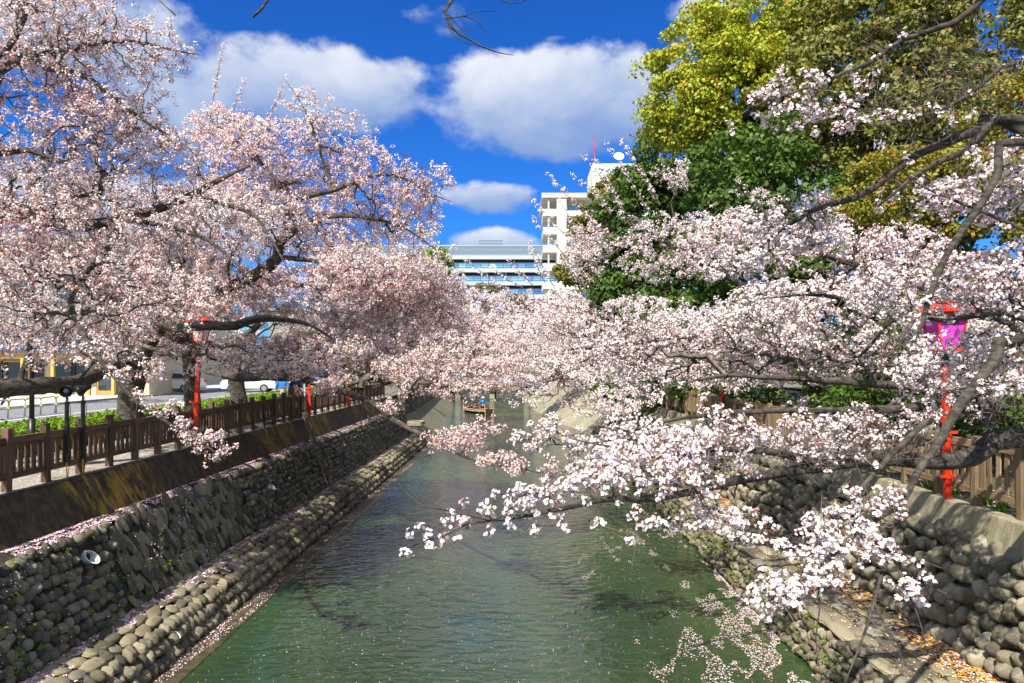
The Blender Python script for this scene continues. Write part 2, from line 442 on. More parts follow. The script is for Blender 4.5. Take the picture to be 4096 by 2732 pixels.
# ------------------------------------------------------------------ the ground, water and banks
ZL, ZR = CAMZ - 2.2, CAMZ - 2.4
def sheet(name, m, pts, z, parent=None):
    me = bpy.data.meshes.new(name); me.from_pydata([(x, y, z) for x, y in pts], [], [tuple(range(len(pts)))])
    return link(name, me, m, parent)
struct(sheet('water', M['water'], [(-40, -6), (40, -6), (40, 190), (-40, 190)], 0.0))
struct(sheet('canal_bed', M['soil'], [(-40, -6), (40, -6), (40, 190), (-40, 190)], -1.5))
EL = [(-8.62, -5), (-8.62, 45), (-9.4, 60), (-10.6, 82), (-12.5, 104), (-14, 130), (-14, 188)]
ER = [(7.78, -5), (7.78, 50), (7.3, 62), (5.2, 80), (4.2, 104), (4, 130), (4, 188)]
def banksheet(name, m, edge, xf, z):
    """strip quads from the canal edge outwards"""
    v = []; f = []
    for i, (x, y) in enumerate(edge):
        v += [(x, y, z), (xf, y, z)]
        if i: f.append((2 * i - 2, 2 * i - 1, 2 * i + 1, 2 * i))
    me = bpy.data.meshes.new(name); me.from_pydata(v, [], f); return struct(link(name, me, m))
banksheet('ground', M['land'], EL, -900, ZL - 0.03)
banksheet('ground', M['land'], ER, 900, ZR - 0.03)
struct(sheet('ground', M['land'], [(-900, 188), (900, 188), (900, 1500), (-900, 1500)], ZR - 0.03))
# left bank: walk of grating pavers, hedge bed, road, sidewalk
struct(sheet('footpath', M['conc_top'], [(-11.6, -5), (-8.64, -5), (-8.64, 45), (-11.6, 45)], ZL))
struct(sheet('flower_bed', M['soil'], [(-13.9, -5), (-11.6, -5), (-11.6, 60), (-13.9, 60)], ZL - 0.01))
struct(sheet('road', M['road'], [(-24.5, -5), (-14.2, -5), (-14.2, 110), (-24.5, 110)], ZL - 0.012))
for i, y0 in enumerate(range(0, 1)):
    struct(sheet('road_line', M['paint'], [(-19.75, -5), (-19.6, -5), (-19.6, 110), (-19.75, 110)], ZL - 0.006))
kb = MB(); kb.box(-14.2, -14.02, -5, 100, ZL - 0.2, ZL + 0.10); struct(kb.build('kerb', M['conc_top'], bevel=0.015))
kb = MB(); kb.box(-24.7, -24.5, -5, 100, ZL - 0.2, ZL + 0.10); struct(kb.build('kerb', M['conc_top'], bevel=0.015))
struct(sheet('sidewalk', M['walk'], [(-70, -5), (-24.7, -5), (-24.7, 110), (-70, 110)], ZL + 0.06))
struct(sheet('footpath', M['soil'], [(7.80, -5), (12.0, -5), (12.0, 60), (7.80, 60)], ZR - 0.004))

# ------------------------------------------------------------------ stones
def dome_variant(k, sides=8, flat=0.0):
    r = np.random.RandomState(100 + k)
    vs = []; fs = []
    prof = [(1.0, -0.35), (0.97, 0.18), (0.74, 0.66), (0.36, 0.92)]
    ph = r.rand(4) * 6.28
    for i, (rad, z) in enumerate(prof):
        for j in range(sides):
            a = 2 * PI * (j + 0.5 * (i % 2)) / sides
            d = 1 + 0.10 * math.sin(2 * a + ph[0]) + 0.07 * math.sin(3 * a + ph[1]) + r.uniform(-0.11, 0.11)
            q = 2.6
            c, s_ = math.cos(a), math.sin(a)
            c = math.copysign(abs(c) ** (2 / q), c); s_ = math.copysign(abs(s_) ** (2 / q), s_)
            vs.append((rad * d * c * 0.5, rad * d * s_ * 0.5, z * (1 + 0.22 * math.sin(a + ph[2]) + r.uniform(-.08, .08))))
    for i in range(len(prof) - 1):
        for j in range(sides):
            fs.append((i * sides + j, i * sides + (j + 1) % sides, (i + 1) * sides + (j + 1) % sides))
            fs.append((i * sides + j, (i + 1) * sides + (j + 1) % sides, (i + 1) * sides + j))
    n = len(vs); vs.append((r.uniform(-.06, .06), r.uniform(-.06, .06), 1.0))
    b = (len(prof) - 1) * sides
    for j in range(sides): fs.append((b + j, b + (j + 1) % sides, n))
    return np.array(vs, np.float32), np.array(fs, np.int32)
VAR = [dome_variant(k) for k in range(12)]
def var_mesh(prefix, m):
    out = []
    for i, (v, f) in enumerate(VAR):
        me = npmesh(prefix, v, f, True, fac=np.full(len(f), i * 0.083)); me.materials.append(m); out.append(me)
    return out
def place_stones(root, places, m, single=300, name='stone'):
    """places: (origin, u axis (along), v axis (up the face), normal, w, h, depth, roll); the nearest become parts, the rest one part"""
    places.sort(key=lambda p: p[0][1])
    ms = var_mesh(name, m)
    V = []; Fs = []; tn = []; off = 0
    for i, (o, u, v, n, w_, h_, d, roll) in enumerate(places):
        rm = Matrix.Rotation(roll, 3, n)
        u2 = rm @ u; v2 = rm @ v
        k = random.randrange(12)
        if i < single:
            ob = bpy.data.objects.new(name, ms[k]); C.objects.link(ob); ob.parent = root
            mm = Matrix(((u2.x * w_, v2.x * h_, n.x * d, o.x - root.location.x), (u2.y * w_, v2.y * h_, n.y * d, o.y - root.location.y),
                         (u2.z * w_, v2.z * h_, n.z * d, o.z - root.location.z), (0, 0, 0, 1)))
            ob.matrix_basis = mm
        else:
            vv, ff = VAR[k]
            A = np.array([[u2.x * w_, v2.x * h_, n.x * d], [u2.y * w_, v2.y * h_, n.y * d], [u2.z * w_, v2.z * h_, n.z * d]])
            V.append(vv @ A.T + np.array(o) - np.array(root.location)); Fs.append(ff + off); off += len(vv)
            tn.append(np.full(len(ff), random.random()))
    if V:
        me = npmesh('stones', np.concatenate(V), np.concatenate(Fs), True, fac=np.concatenate(tn))
        stuff(link('stones', me, m, root))
def face_stones(prof, Y0, Y1, w0, h0, depth, side, upright=0.0, jit=0.18, roll=0.35, skip=None, grow=0.0):
    """prof: polyline (X, z) from bottom to top of a wall face; side=+1 when the face looks to +X"""
    segs = []; L = 0
    for (x0, z0), (x1, z1) in zip(prof[:-1], prof[1:]):
        l = math.hypot(x1 - x0, z1 - z0); segs.append((L, l, x0, z0, x1, z1)); L += l
    rows = max(1, round(L / h0)); out = []
    hh = L / rows
    for r_ in range(rows):
        y = Y0 + random.random() * w0
        while y < Y1:
            ww = w0 * random.uniform(0.78, 1.3) * (1 + grow * random.random())
            s = (r_ + 0.5 + random.uniform(-jit, jit) * 0.6) * hh
            s = min(max(s, 0.001), L - 0.001)
            for (a, l, x0, z0, x1, z1) in segs:
                if a <= s <= a + l:
                    t = (s - a) / l; x = x0 + (x1 - x0) * t; z = z0 + (z1 - z0) * t
                    v = Vector((x1 - x0, 0, z1 - z0)).normalized(); break
            n = Vector((v.z, 0, -v.x)) * 1.0
            if n.x * side < 0: n = -n
            if abs(n.z) > 0.75 and n.z < 0: n = -n
            n = (n + Vector((0, random.uniform(-.25, .25), random.uniform(-.12, .2)))).normalized()
            u = Vector((0, 1, 0)); u = (u - n * u.dot(n)).normalized(); v = n.cross(u); 
            if v.z < 0: v = -v
            o = Vector((x, y + ww * 0.5, z)) + n * random.uniform(-0.02, 0.01)
            if not (skip and skip(o)):
                out.append((o, u, v, n, ww * random.uniform(0.9, 1.06), hh * random.uniform(0.98, 1.38), depth * random.uniform(0.7, 1.35), random.uniform(-roll, roll)))
            y += ww
    return out

def profile_wall(prof, Y0, Y1, name, m, parent):
    mb = MB(); mb.prism(prof, Y0, Y1); return mb.build(name, m, parent)

# --- left bank -----------------------------------------------------------
YE = 45.0
cw = empty('concrete_wall', (-8.4, 27, ZL - 0.9), 'dark stained, shaded sloping concrete wall under the reddish brown fence, above the pink petal ledge', 'wall')
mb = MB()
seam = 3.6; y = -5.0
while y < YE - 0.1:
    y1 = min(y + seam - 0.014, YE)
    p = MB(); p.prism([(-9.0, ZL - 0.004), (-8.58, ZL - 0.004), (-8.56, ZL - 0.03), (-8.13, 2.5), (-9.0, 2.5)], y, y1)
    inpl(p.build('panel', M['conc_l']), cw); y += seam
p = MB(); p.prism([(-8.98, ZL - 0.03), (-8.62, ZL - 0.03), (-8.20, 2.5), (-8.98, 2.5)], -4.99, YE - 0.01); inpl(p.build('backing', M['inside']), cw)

lw = empty('cobble_wall', (-7.8, 27, 0.8), 'dark battered cobblestone wall left of the canal, under the stained dappled concrete', 'wall')
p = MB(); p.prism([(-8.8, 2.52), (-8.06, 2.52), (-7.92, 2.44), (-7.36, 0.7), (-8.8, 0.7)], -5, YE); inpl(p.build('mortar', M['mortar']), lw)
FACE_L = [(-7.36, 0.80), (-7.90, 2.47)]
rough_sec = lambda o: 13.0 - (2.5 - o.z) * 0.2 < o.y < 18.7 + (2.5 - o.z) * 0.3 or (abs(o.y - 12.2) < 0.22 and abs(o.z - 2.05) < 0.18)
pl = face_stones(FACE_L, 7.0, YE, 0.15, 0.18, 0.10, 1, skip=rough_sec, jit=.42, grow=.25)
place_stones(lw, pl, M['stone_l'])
# the flush patch of long upright rubble
rw = empty('rubble_wall', (-7.7, 15.8, 0.8), 'rough grey wall patch of long slanting rubble stones between the cobbles, beside the upper drain pipe', 'wall')
pl = []
for (o, u, v, n, w_, h_, d, roll) in face_stones(FACE_L, 12.9, 19.1, 0.17, 0.30, 0.04, 1, roll=0.25, jit=0.9):
    if rough_sec(o): pl.append((o, u, v, n, w_ * 1.1, h_ * 1.25, d * 1.1, roll + 0.25))
place_stones(rw, pl, M['stone_l'], 300)
# petals caught on the ledge are added below; bench (toe) courses
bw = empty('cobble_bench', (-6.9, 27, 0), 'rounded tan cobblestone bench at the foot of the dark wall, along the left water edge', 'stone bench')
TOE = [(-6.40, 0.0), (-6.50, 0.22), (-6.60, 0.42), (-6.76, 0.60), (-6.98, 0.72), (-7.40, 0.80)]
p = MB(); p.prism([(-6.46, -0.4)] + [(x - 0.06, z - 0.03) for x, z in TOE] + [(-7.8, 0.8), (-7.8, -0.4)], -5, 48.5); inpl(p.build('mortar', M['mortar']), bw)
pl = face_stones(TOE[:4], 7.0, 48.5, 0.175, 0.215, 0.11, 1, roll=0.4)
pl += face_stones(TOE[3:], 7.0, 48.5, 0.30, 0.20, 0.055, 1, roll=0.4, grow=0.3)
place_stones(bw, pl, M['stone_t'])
ap = empty('concrete_apron', (-6.2, 27, -0.4), 'wet brown concrete footing slab along the left water line below the bench', 'footing')
y = -5.0
while y < 48:
    p = MB(); p.box(-6.5, -5.86 + random.uniform(-.015, .015), y, y + 2.96, -1.5, 0.018); inpl(p.build('slab', M['wet'], bevel=0.01), ap); y += 3.0

# --- right bank ----------------------------------------------------------
rc = empty('concrete_coping', (7.55, 27, ZR - 0.4), 'pale concrete coping with branch shadows under the weathered fence on the right bank', 'coping')
y = -5.0
while y < 50:
    p = MB(); p.prism([(7.50, ZR), (8.1, ZR), (8.1, 2.55), (7.34, 2.55), (7.47, ZR - 0.02)], y, min(y + 4.0 - 0.012, 50)); inpl(p.build('panel', M['conc_r'], bevel=0.01), rc); y += 4.0
rwl = empty('cobble_wall', (7.2, 27, 0.9), 'pale cobblestone wall with large upright stones on the right bank, above the leaf-strewn ledge', 'wall')
p = MB(); p.prism([(8.2, 2.56), (7.46, 2.56), (7.02, 0.8), (8.2, 0.8)], -5, 50); inpl(p.build('mortar', M['mortar_r']), rwl)
pl = face_stones([(6.98, 0.92), (7.36, 2.62)], 6.5, 50, 0.20, 0.26, 0.17, -1, roll=0.45, jit=0.55, grow=0.35)
# a top course of bigger boulders
for i in range(90):
    yy = 6.6 + i * 0.36; n = Vector((-0.9, 0, 0.44)).normalized()
    u = Vector((0, 1, 0)); v = n.cross(u); v = -v if v.z < 0 else v
    pl.append((Vector((7.40, yy, 2.58)), u, v, n, 0.34 * random.uniform(.8, 1.1), 0.34 * random.uniform(.8, 1.2), 0.16, random.uniform(-.3, .3)))
place_stones(rwl, pl, M['stone_r'])
rb = empty('cobble_bench', (6.0, 27, 0), 'right bank stone ledge with mossy cobble face rising from the petal-covered water', 'stone ledge')
p = MB(); p.prism([(5.26, -0.4), (5.42, 0.84), (7.1, 0.87), (7.1, -0.4)], -5, 50); inpl(p.build('mortar', M['mortar_r']), rb)
pl = face_stones([(5.22, 0.0), (5.40, 0.80)], 6.0, 50, 0.15, 0.16, 0.11, -1, roll=0.6, jit=0.6)
place_stones(rb, pl, M['stone_rb'])
# flat paving stones of the ledge top
tp = empty('stone_paving', (6.2, 27, 0.85), 'flat worn paving stones on top of the right ledge with orange leaves along the wall', 'paving')
pl = []
for r_, xx in enumerate((5.50, 5.78, 6.08, 6.38, 6.68)):
    y = 6.2 + random.random() * 0.4
    while y < 50:
        ww = random.uniform(0.3, 0.75) if r_ else random.uniform(0.45, 0.9)
        n = Vector((random.uniform(-.02, .02), random.uniform(-.02, .02), 1)).normalized()
        pl.append((Vector((xx + random.uniform(-.03, .03), y + ww / 2, 0.855 + (0.02 if r_ == 0 else 0))), Vector((0, 1, 0)), Vector((1, 0, 0)), n, ww * 1.08, 0.33, 0.035 if r_ else 0.06, random.uniform(-.06, .06)))
        y += ww
place_stones(tp, pl, M['stone_r'], name='paving_stone')

# ------------------------------------------------------------------ far reach of the canal
fw = empty('stone_wall', (-9, 60, 0), 'distant left stone wall beyond the dark culvert, near the boat', 'wall')
p = MB()
vs = [(-6.3, 48.6, -0.3), (-7.8, 82, -0.3), (-10.4, 106, -0.3), (-8.7, 48.6, 1.6), (-10.2, 82, 1.5), (-12.2, 106, 1.4)]
p.add(vs, [(0, 1, 4, 3), (1, 2, 5, 4)]); inpl(p.build('apron', M['conc_farapron']), fw)
p = MB(); p.add([(-8.7, 50.6, 1.6), (-10.2, 82, 1.5), (-12.2, 106, 1.4), (-9.6, 50.6, ZL), (-10.9, 82, ZL), (-12.9, 106, ZL)], [(0, 1, 4, 3), (1, 2, 5, 4)]); inpl(p.build('mortar', M['mortar']), fw)
pl = []
for _ in range(420):
    t = random.random(); s = random.random(); yy = 50.8 + t * 40; 
    x = -8.7 - (yy - 50.6) / 31.4 * 1.5 - s * 0.8; z = 1.6 + s * 1.6
    n = Vector((0.88, -0.05, 0.42)).normalized(); u = Vector((0, 1, 0)); u = (u - n * u.dot(n)).normalized(); v = n.cross(u); v = -v if v.z < 0 else v
    pl.append((Vector((x, yy, z)), u, v, n, 0.42, 0.32, 0.12, random.uniform(-.5, .5)))
place_stones(fw, pl, M['stone_l'], 0)
cv_ = empty('culvert', (-8.6, 46.8, 0), 'dark culvert opening in the left bank behind the stone wall', 'culvert')
p = MB(); p.box(-9.2, -8.6, 45.02, 45.5, 0.3, ZL - 0.02); p.box(-9.2, -8.6, 48.3, 50.58, 1.0, ZL - 0.02); inpl(p.build('jamb', M['conc_far']), cv_)
p = MB(); p.box(-9.3, -9.22, 45.5, 48.4, -0.4, ZL - 0.1); inpl(p.build('recess', M['inside']), cv_)
p = MB(); p.box(-8.6, -6.9, 47.2, 49.0, 1.15, 1.4); inpl(p.build('ledge_slab', M['conc_far'], bevel=0.02), cv_)
rr = empty('concrete_ramp', (3, 80, 0), 'sloping pale concrete bank beyond the branches right of the boat', 'embankment')
p = MB()
vs = [(5.3, 50.1, -0.3), (2.6, 66, -0.3), (1.1, 80, -0.3), (0.7, 106, -0.3), (7.6, 50.1, 2.6), (6.4, 66, 2.6), (5.0, 80, 2.6), (4.3, 106, 2.6)]
p.add(vs, [(0, 1, 5, 4), (1, 2, 6, 5), (2, 3, 7, 6)]); inpl(p.build('slope', M['conc_far']), rr)
p = MB(); p.add([(7.6, 50.1, 2.6), (6.4, 66, 2.6), (5.0, 80, 2.6), (4.3, 106, 2.6), (7.8, 50.1, ZR), (7.1, 66, ZR), (5.3, 80, ZR), (4.3, 106, ZR)], [(0, 1, 5, 4), (1, 2, 6, 5), (2, 3, 7, 6)]); inpl(p.build('kerb_face', M['conc_r']), rr)
# road bridge
br = empty('road_bridge', (-4, 110, 0), 'low concrete road bridge with a green pipe crossing the canal far behind the boat', 'bridge')
p = MB(); p.box(-24, 16, 107.4, 114, 1.0, 1.75); inpl(p.build('deck', M['conc_far'], bevel=0.02), br)
p = MB(); p.box(-24, 16, 107.0, 107.38, 1.35, 2.05); inpl(p.build('fascia', M['conc_r'], bevel=0.02), br)
p = MB(); p.cyl((-24, 106.85, 2.22), (16, 106.85, 2.22), 0.15, n=12); inpl(p.build('green_pipe', M['greenpaint'], smooth=True), br)
p = MB(); p.box(-24, 16, 107.1, 107.3, 2.06, 2.9); inpl(p.build('parapet', M['pinkrail']), br)
p = MB(); p.box(-24, 16, 107.02, 107.4, 2.904, 3.05); inpl(p.build('parapet_cap', M['conc_r'], bevel=0.02), br)
for i in range(21):
    p = MB(); p.box(-24 + i * 2 - .06, -24 + i * 2 + .06, 107.12, 107.28, 3.052, 3.9); inpl(p.build('railing_post', M['greywall']), br)
p = MB(); p.box(-24, 16, 107.16, 107.24, 3.9, 3.98); inpl(p.build('handrail', M['greywall']), br)
for x in (-10.0, -4.6, 0.8):
    p = MB(); p.box(x - .4, x + .4, 107.6, 113.8, -1, 0.99); inpl(p.build('pier', M['conc_far'], bevel=0.03), br)
p = MB(); p.box(-24, 16, 107.5, 113.9, 2.07, 2.2); inpl(p.build('carriageway', M['road']), br)

# ------------------------------------------------------------------ fences
def fence(x, z, Y0, Y1, pitch, side, mv, mh, label, hpost, rail_top, nsl=5):
    root = empty('timber_fence', (x, (Y0 + Y1) / 2, z), label, 'fence')
    def sh(name, bx, m):
        mb_ = MB(); mb_.box(*bx); me = mb_.mesh(name); me.materials.append(m)
        bm = bmesh.new(); bm.from_mesh(me); bmesh.ops.bevel(bm, geom=bm.edges[:], offset=0.006, segments=1, affect='EDGES'); bm.to_mesh(me); bm.free(); return me
    mp = sh('post', (-.06, .06, -.06, .06, 0, hpost), mv)
    mt = sh('rail', (-.035, .035, -pitch / 2 + .062, pitch / 2 - .062, rail_top - .13, rail_top), mh)
    mbm = sh('rail', (-.03, .03, -pitch / 2 + .062, pitch / 2 - .062, .20, .31), mh)
    ms = [sh('slat', (-.014, .014, -.056 * k, .056 * k, .312, rail_top - .132), mv) for k in (0.9, 1.0, 1.12)]
    n = int((Y1 - Y0) / pitch)
    def put(name, me, y, dx=0.0, tilt=0.0, dz=0.0):
        o = bpy.data.objects.new(name, me); C.objects.link(o); o.parent = root
        o.location = (dx, y - root.location.y, dz); o.rotation_euler = (tilt, random.uniform(-.012, .012), random.uniform(-.05, .05)); return o
    for i in range(n + 1):
        put('post', mp, Y0 + i * pitch, tilt=random.uniform(-.012, .012), dz=random.uniform(-.02, .01))
        if i < n:
            yc = Y0 + (i + .5) * pitch
            a = put('rail', mt, yc); a.rotation_euler = (random.uniform(-.008, .008), 0, 0)
            a = put('rail', mbm, yc); a.rotation_euler = (random.uniform(-.008, .008), 0, 0)
            for k in range(nsl):
                yy = yc + (k - (nsl - 1) / 2) * (pitch - .12) / nsl
                put('slat', random.choice(ms), yy, dx=random.uniform(-.004, .004), tilt=random.uniform(-.02, .02))
    return root
fence(-8.80, ZL, 9.73, 44.0, 0.97, 1, M['wood_l'], M['wood_lh'], 'reddish brown timber fence with square posts along the left bank above the stained wall', 1.10, 0.93)
fence(7.66, ZR, 9.37, 42.0, 1.06, -1, M['wood_r'], M['wood_rh'], 'weathered tan timber fence above the pale coping on the right bank', 1.17, 1.10)

# ------------------------------------------------------------------ flat foliage helpers
def quads(Pn, N, size, rs_, aspect=1.0):
    """square leaf quads at Pn with normals N"""
    n = len(Pn)
    N = N / (np.linalg.norm(N, axis=1, keepdims=True) + 1e-9)
    T = rs_.normal(size=(n, 3)); T -= N * (T * N).sum(1, keepdims=True); T /= np.linalg.norm(T, axis=1, keepdims=True) + 1e-9
    B = np.cross(N, T)
    s = np.asarray(size).reshape(-1, 1) * 0.5 * np.ones((n, 1))
    c = Pn
    V = np.stack([c - T * s * aspect, c + B * s * 0.85 + N * s * .25, c + T * s * aspect, c - B * s * 0.85 + N * s * .25], 1).reshape(-1, 3)
    Fq = np.arange(4 * n).reshape(n, 4)
    return V, Fq
def tris(Pn, N, size, rs_):
    """three-cornered petals, for blossoms far off"""
    V, _ = quads(Pn, N, np.asarray(size) * 1.22, rs_, 1.0)
    V = V.reshape(-1, 4, 3)[:, :3].reshape(-1, 3); n = len(Pn)
    return V, np.arange(3 * n).reshape(n, 3)
def vary(base, n, rs_, dv=0.12, dh=0.05):
    b = np.array(base, np.float32)[None, :] * (1 + rs_.uniform(-dv, dv, (n, 1))) + rs_.uniform(-dh, dh, (n, 3)) * np.array(base)[None, :]
    return np.clip(b, 0, 0.95)
def hashn(Pn, f, seed):
    """cheap smooth noise in numpy: sum of sines, about -1..1"""
    r = np.random.RandomState(seed); out = np.zeros(len(Pn))
    for i in range(5):
        k = r.normal(size=3) * f * (1 + 0.5 * i); out += np.sin(Pn @ k + r.uniform(0, 6.28)) / (1 + 0.35 * i)
    return out / 2.2

# ------------------------------------------------------------------ cherry trees
def catmull(pts, rad, step=0.25):
    pts = [np.array(p, float) for p in pts]
    if len(pts) == 2: pts = [pts[0], (pts[0] + pts[1]) / 2, pts[1]]; rad = [rad[0], (rad[0] + rad[1]) / 2, rad[1]]
    Q = [2 * pts[0] - pts[1]] + pts + [2 * pts[-1] - pts[-2]]
    out = []; ro = []
    for i in range(len(pts) - 1):
        p0, p1, p2, p3 = Q[i:i + 4]; n = max(2, int(np.linalg.norm(p2 - p1) / step))
        for k in range(n):
            t = k / n
            out.append(0.5 * ((2 * p1) + (-p0 + p2) * t + (2 * p0 - 5 * p1 + 4 * p2 - p3) * t * t + (-p0 + 3 * p1 - 3 * p2 + p3) * t ** 3))
            ro.append(rad[i] * (1 - t) + rad[i + 1] * t)
    out.append(pts[-1]); ro.append(rad[-1])
    return np.array(out), np.array(ro)
def limb_mesh(name, pts, rad, sides=10, seed=0, rough=0.10):
    n = len(pts); V = []; r = np.random.RandomState(seed)
    d = np.gradient(pts, axis=0); d /= np.linalg.norm(d, axis=1, keepdims=True) + 1e-9
    a = np.cross(d[0], [0, 0, 1.0]); 
    if np.linalg.norm(a) < 0.1: a = np.cross(d[0], [1.0, 0, 0])
    a /= np.linalg.norm(a)
    for i in range(n):
        a = a - d[i] * (a @ d[i]); a /= np.linalg.norm(a); b = np.cross(d[i], a)
        for j in range(sides):
            t = 2 * PI * j / sides
            q = rad[i] * (1 + rough * math.sin(3 * t + i * 0.5 + seed) + rough * 0.8 * r.uniform(-1, 1))
            V.append(pts[i] + (a * math.cos(t) + b * math.sin(t)) * q)
    Fq = [(i * sides + j, i * sides + (j + 1) % sides, (i + 1) * sides + (j + 1) % sides, (i + 1) * sides + j) for i in range(n - 1) for j in range(sides)]
    return npmesh(name, np.array(V), np.array(Fq), True)
def ell_points(ells, n, r, mask_f=0.9, mask_lo=-0.35, shell=0.0, seed=1):
    vol = np.array([e[3] * e[4] * e[5] * (e[6] if len(e) > 6 else 1.0) for e in ells]); pr = vol / vol.sum()
    out = []
    while sum(len(o) for o in out) < n:
        k = r.choice(len(ells), n, p=pr); u = r.normal(size=(n, 3)); u /= np.linalg.norm(u, axis=1, keepdims=True)
        rad = r.rand(n) ** (1 / (3 + shell * 4))
        E = np.array([P(e[0], e[1], e[2])[:] + (e[3], e[4], e[5]) for e in ells])[k]
        p = E[:, :3] + u * rad[:, None] * E[:, 3:6]
        m_ = hashn(p, mask_f, seed) > mask_lo
        out.append(p[m_])
    return np.concatenate(out)[:n]
def bmst(base, bpath, pts, bf):
    """balanced spanning tree: joins every point to the branch system"""
    nb, n = len(base), len(pts)
    cost = np.full(n, 1e9); par = np.zeros(n, int)
    for i in range(0, nb, 200):
        D = np.linalg.norm(pts[:, None, :] - base[None, i:i + 200, :], axis=2) + bf * bpath[None, i:i + 200]
        j = D.argmin(1); c = D[np.arange(n), j]; m_ = c < cost; cost[m_] = c[m_]; par[m_] = j[m_] + i
    allp = np.concatenate([base, pts]); path = np.concatenate([bpath, np.zeros(n)])
    order = []
    px = pts.astype(np.float32).copy(); cost = cost.astype(np.float32)
    # arrays compacted now and then for speed
    parent = par.copy(); alive = np.ones(n, bool); INF = np.float32(1e9)
    idx = np.arange(n); cx = cost.copy(); P_ = px.copy(); pr = parent.copy(); live = n
    while live:
        k = int(cx.argmin()); j = idx[k]
        parent[j] = pr[k]; path[nb + j] = path[pr[k]] + np.linalg.norm(allp[nb + j] - allp[pr[k]])
        order.append(j); cx[k] = INF; live -= 1
        dv = P_ - P_[k]; dd = np.sqrt(np.einsum('ij,ij->i', dv, dv)) + np.float32(bf * path[nb + j])
        m_ = (dd < cx) & (cx < INF * 0.5)
        cx[m_] = dd[m_]; pr[m_] = nb + j
        if live and live < 0.7 * len(idx):
            keep = cx < INF * 0.5; idx = idx[keep]; cx = cx[keep]; P_ = P_[keep]; pr = pr[keep]
    return parent, order, path
def prisms(A, B, ra, rb, sides=3):
    d = B - A; L = np.linalg.norm(d, axis=1, keepdims=True) + 1e-9; d = d / L
    ref = np.where(np.abs(d[:, 2:3]) > 0.9, np.array([[1.0, 0, 0]]), np.array([[0, 0, 1.0]]))
    a = np.cross(d, ref); a /= np.linalg.norm(a, axis=1, keepdims=True) + 1e-9; b = np.cross(d, a)
    n = len(A); V = np.zeros((n, 2 * sides, 3), np.float32)
    A2 = A - d * ra[:, None] * 0.5; B2 = B + d * rb[:, None] * 0.5
    for k in range(sides):
        t = 2 * PI * k / sides; o = a * math.cos(t) + b * math.sin(t)
        V[:, k] = A2 + o * ra[:, None]; V[:, sides + k] = B2 + o * rb[:, None]
    base = np.arange(n)[:, None, None] * 2 * sides
    q = np.array([[k, (k + 1) % sides, sides + (k + 1) % sides, sides + k] for k in range(sides)])[None]
    return V.reshape(-1, 3), (base + q).reshape(-1, 4)

PETAL_N = 0
def flowers(cent, axis, nper, crad, fsize, r, real, white, pinkish, leafy_frac, tri=False, red=(0.42, 0.10, 0.05), grn=(0.20, 0.22, 0.04)):
    """clusters of blossoms at cent; returns verts, quads, colours"""
    nc = len(cent); nf = nc * nper
    k = np.repeat(np.arange(nc), nper)
    u = r.normal(size=(nf, 3)); u += axis[k] * 0.35; u /= np.linalg.norm(u, axis=1, keepdims=True)
    rad = crad * r.uniform(0.55, 1.1, (nf, 1))
    c = cent[k] + u * rad * np.array([1, 1, .9])
    tone = np.clip(0.5 + 0.5 * hashn(cent, 0.9, 5)[k] + r.normal(0, .3, nf), 0, 1)[:, None]
    col = np.array(white)[None] * (1 - tone) + np.array(pinkish)[None] * tone
    col = np.clip(col * r.uniform(0.86, 1.06, (nf, 1)), 0, 0.93)
    Vs = []; Fs = []; Cs = []; off = 0
    N = u + r.normal(0, .4, (nf, 3)) + np.array(SUN[:])[None] * .75; N /= np.linalg.norm(N, axis=1, keepdims=True)
    if real:
        T = r.normal(size=(nf, 3)); T -= N * (T * N).sum(1, keepdims=True); T /= np.linalg.norm(T, axis=1, keepdims=True); B = np.cross(N, T)
        for q in range(5):
            a = 2 * PI * q / 5
            d = T * math.cos(a) + B * math.sin(a); e = -T * math.sin(a) + B * math.cos(a)
            s = fsize * 0.5 * r.uniform(.85, 1.1, (nf, 1))
            V = np.stack([c, c + d * s * .62 + e * s * .46 + N * s * .18, c + d * s + N * s * .32, c + d * s * .62 - e * s * .46 + N * s * .18], 1).reshape(-1, 3)
            Vs.append(V); Fs.append(np.arange(4 * nf).reshape(nf, 4) + off); off += 4 * nf
            Cs.append(np.clip(col * (1 + r.uniform(-.04, .04, (nf, 1))), 0, .95))
        # deep pink eye of each flower
        ey = r.rand(nf) < .45; V, Fq = quads((c + N * fsize * .06)[ey], N[ey], fsize * 0.24, r); Vs.append(V); Fs.append(Fq + off); off += len(V); Cs.append(vary((0.55, 0.12, 0.15), ey.sum(), r))
    else:
        V, Fq = (tris if tri else quads)(c, N, fsize * r.uniform(.8, 1.2, (nf, 1)), r); Vs.append(V); Fs.append(Fq + off); off += len(V); Cs.append(col)
    nl = int(nf * leafy_frac)
    if nl:
        kk = r.randint(0, nc, nl); uu = r.normal(size=(nl, 3)); uu /= np.linalg.norm(uu, axis=1, keepdims=True)
        cl = cent[kk] + uu * crad * r.uniform(.3, 1.25, (nl, 1))
        V, Fq = (tris if tri else quads)(cl, r.normal(size=(nl, 3)), fsize * (0.8 if real else 0.85) * r.uniform(.6, 1.1, (nl, 1)), r)
        Vs.append(V); Fs.append(Fq + off); off += len(V)
        g = (r.rand(nl) < 0.36)[:, None]
        Cs.append(np.where(g, vary(grn, nl, r, .35), vary(red, nl, r, .4)))
    return np.concatenate(Vs), np.concatenate(Fs), np.concatenate(Cs)

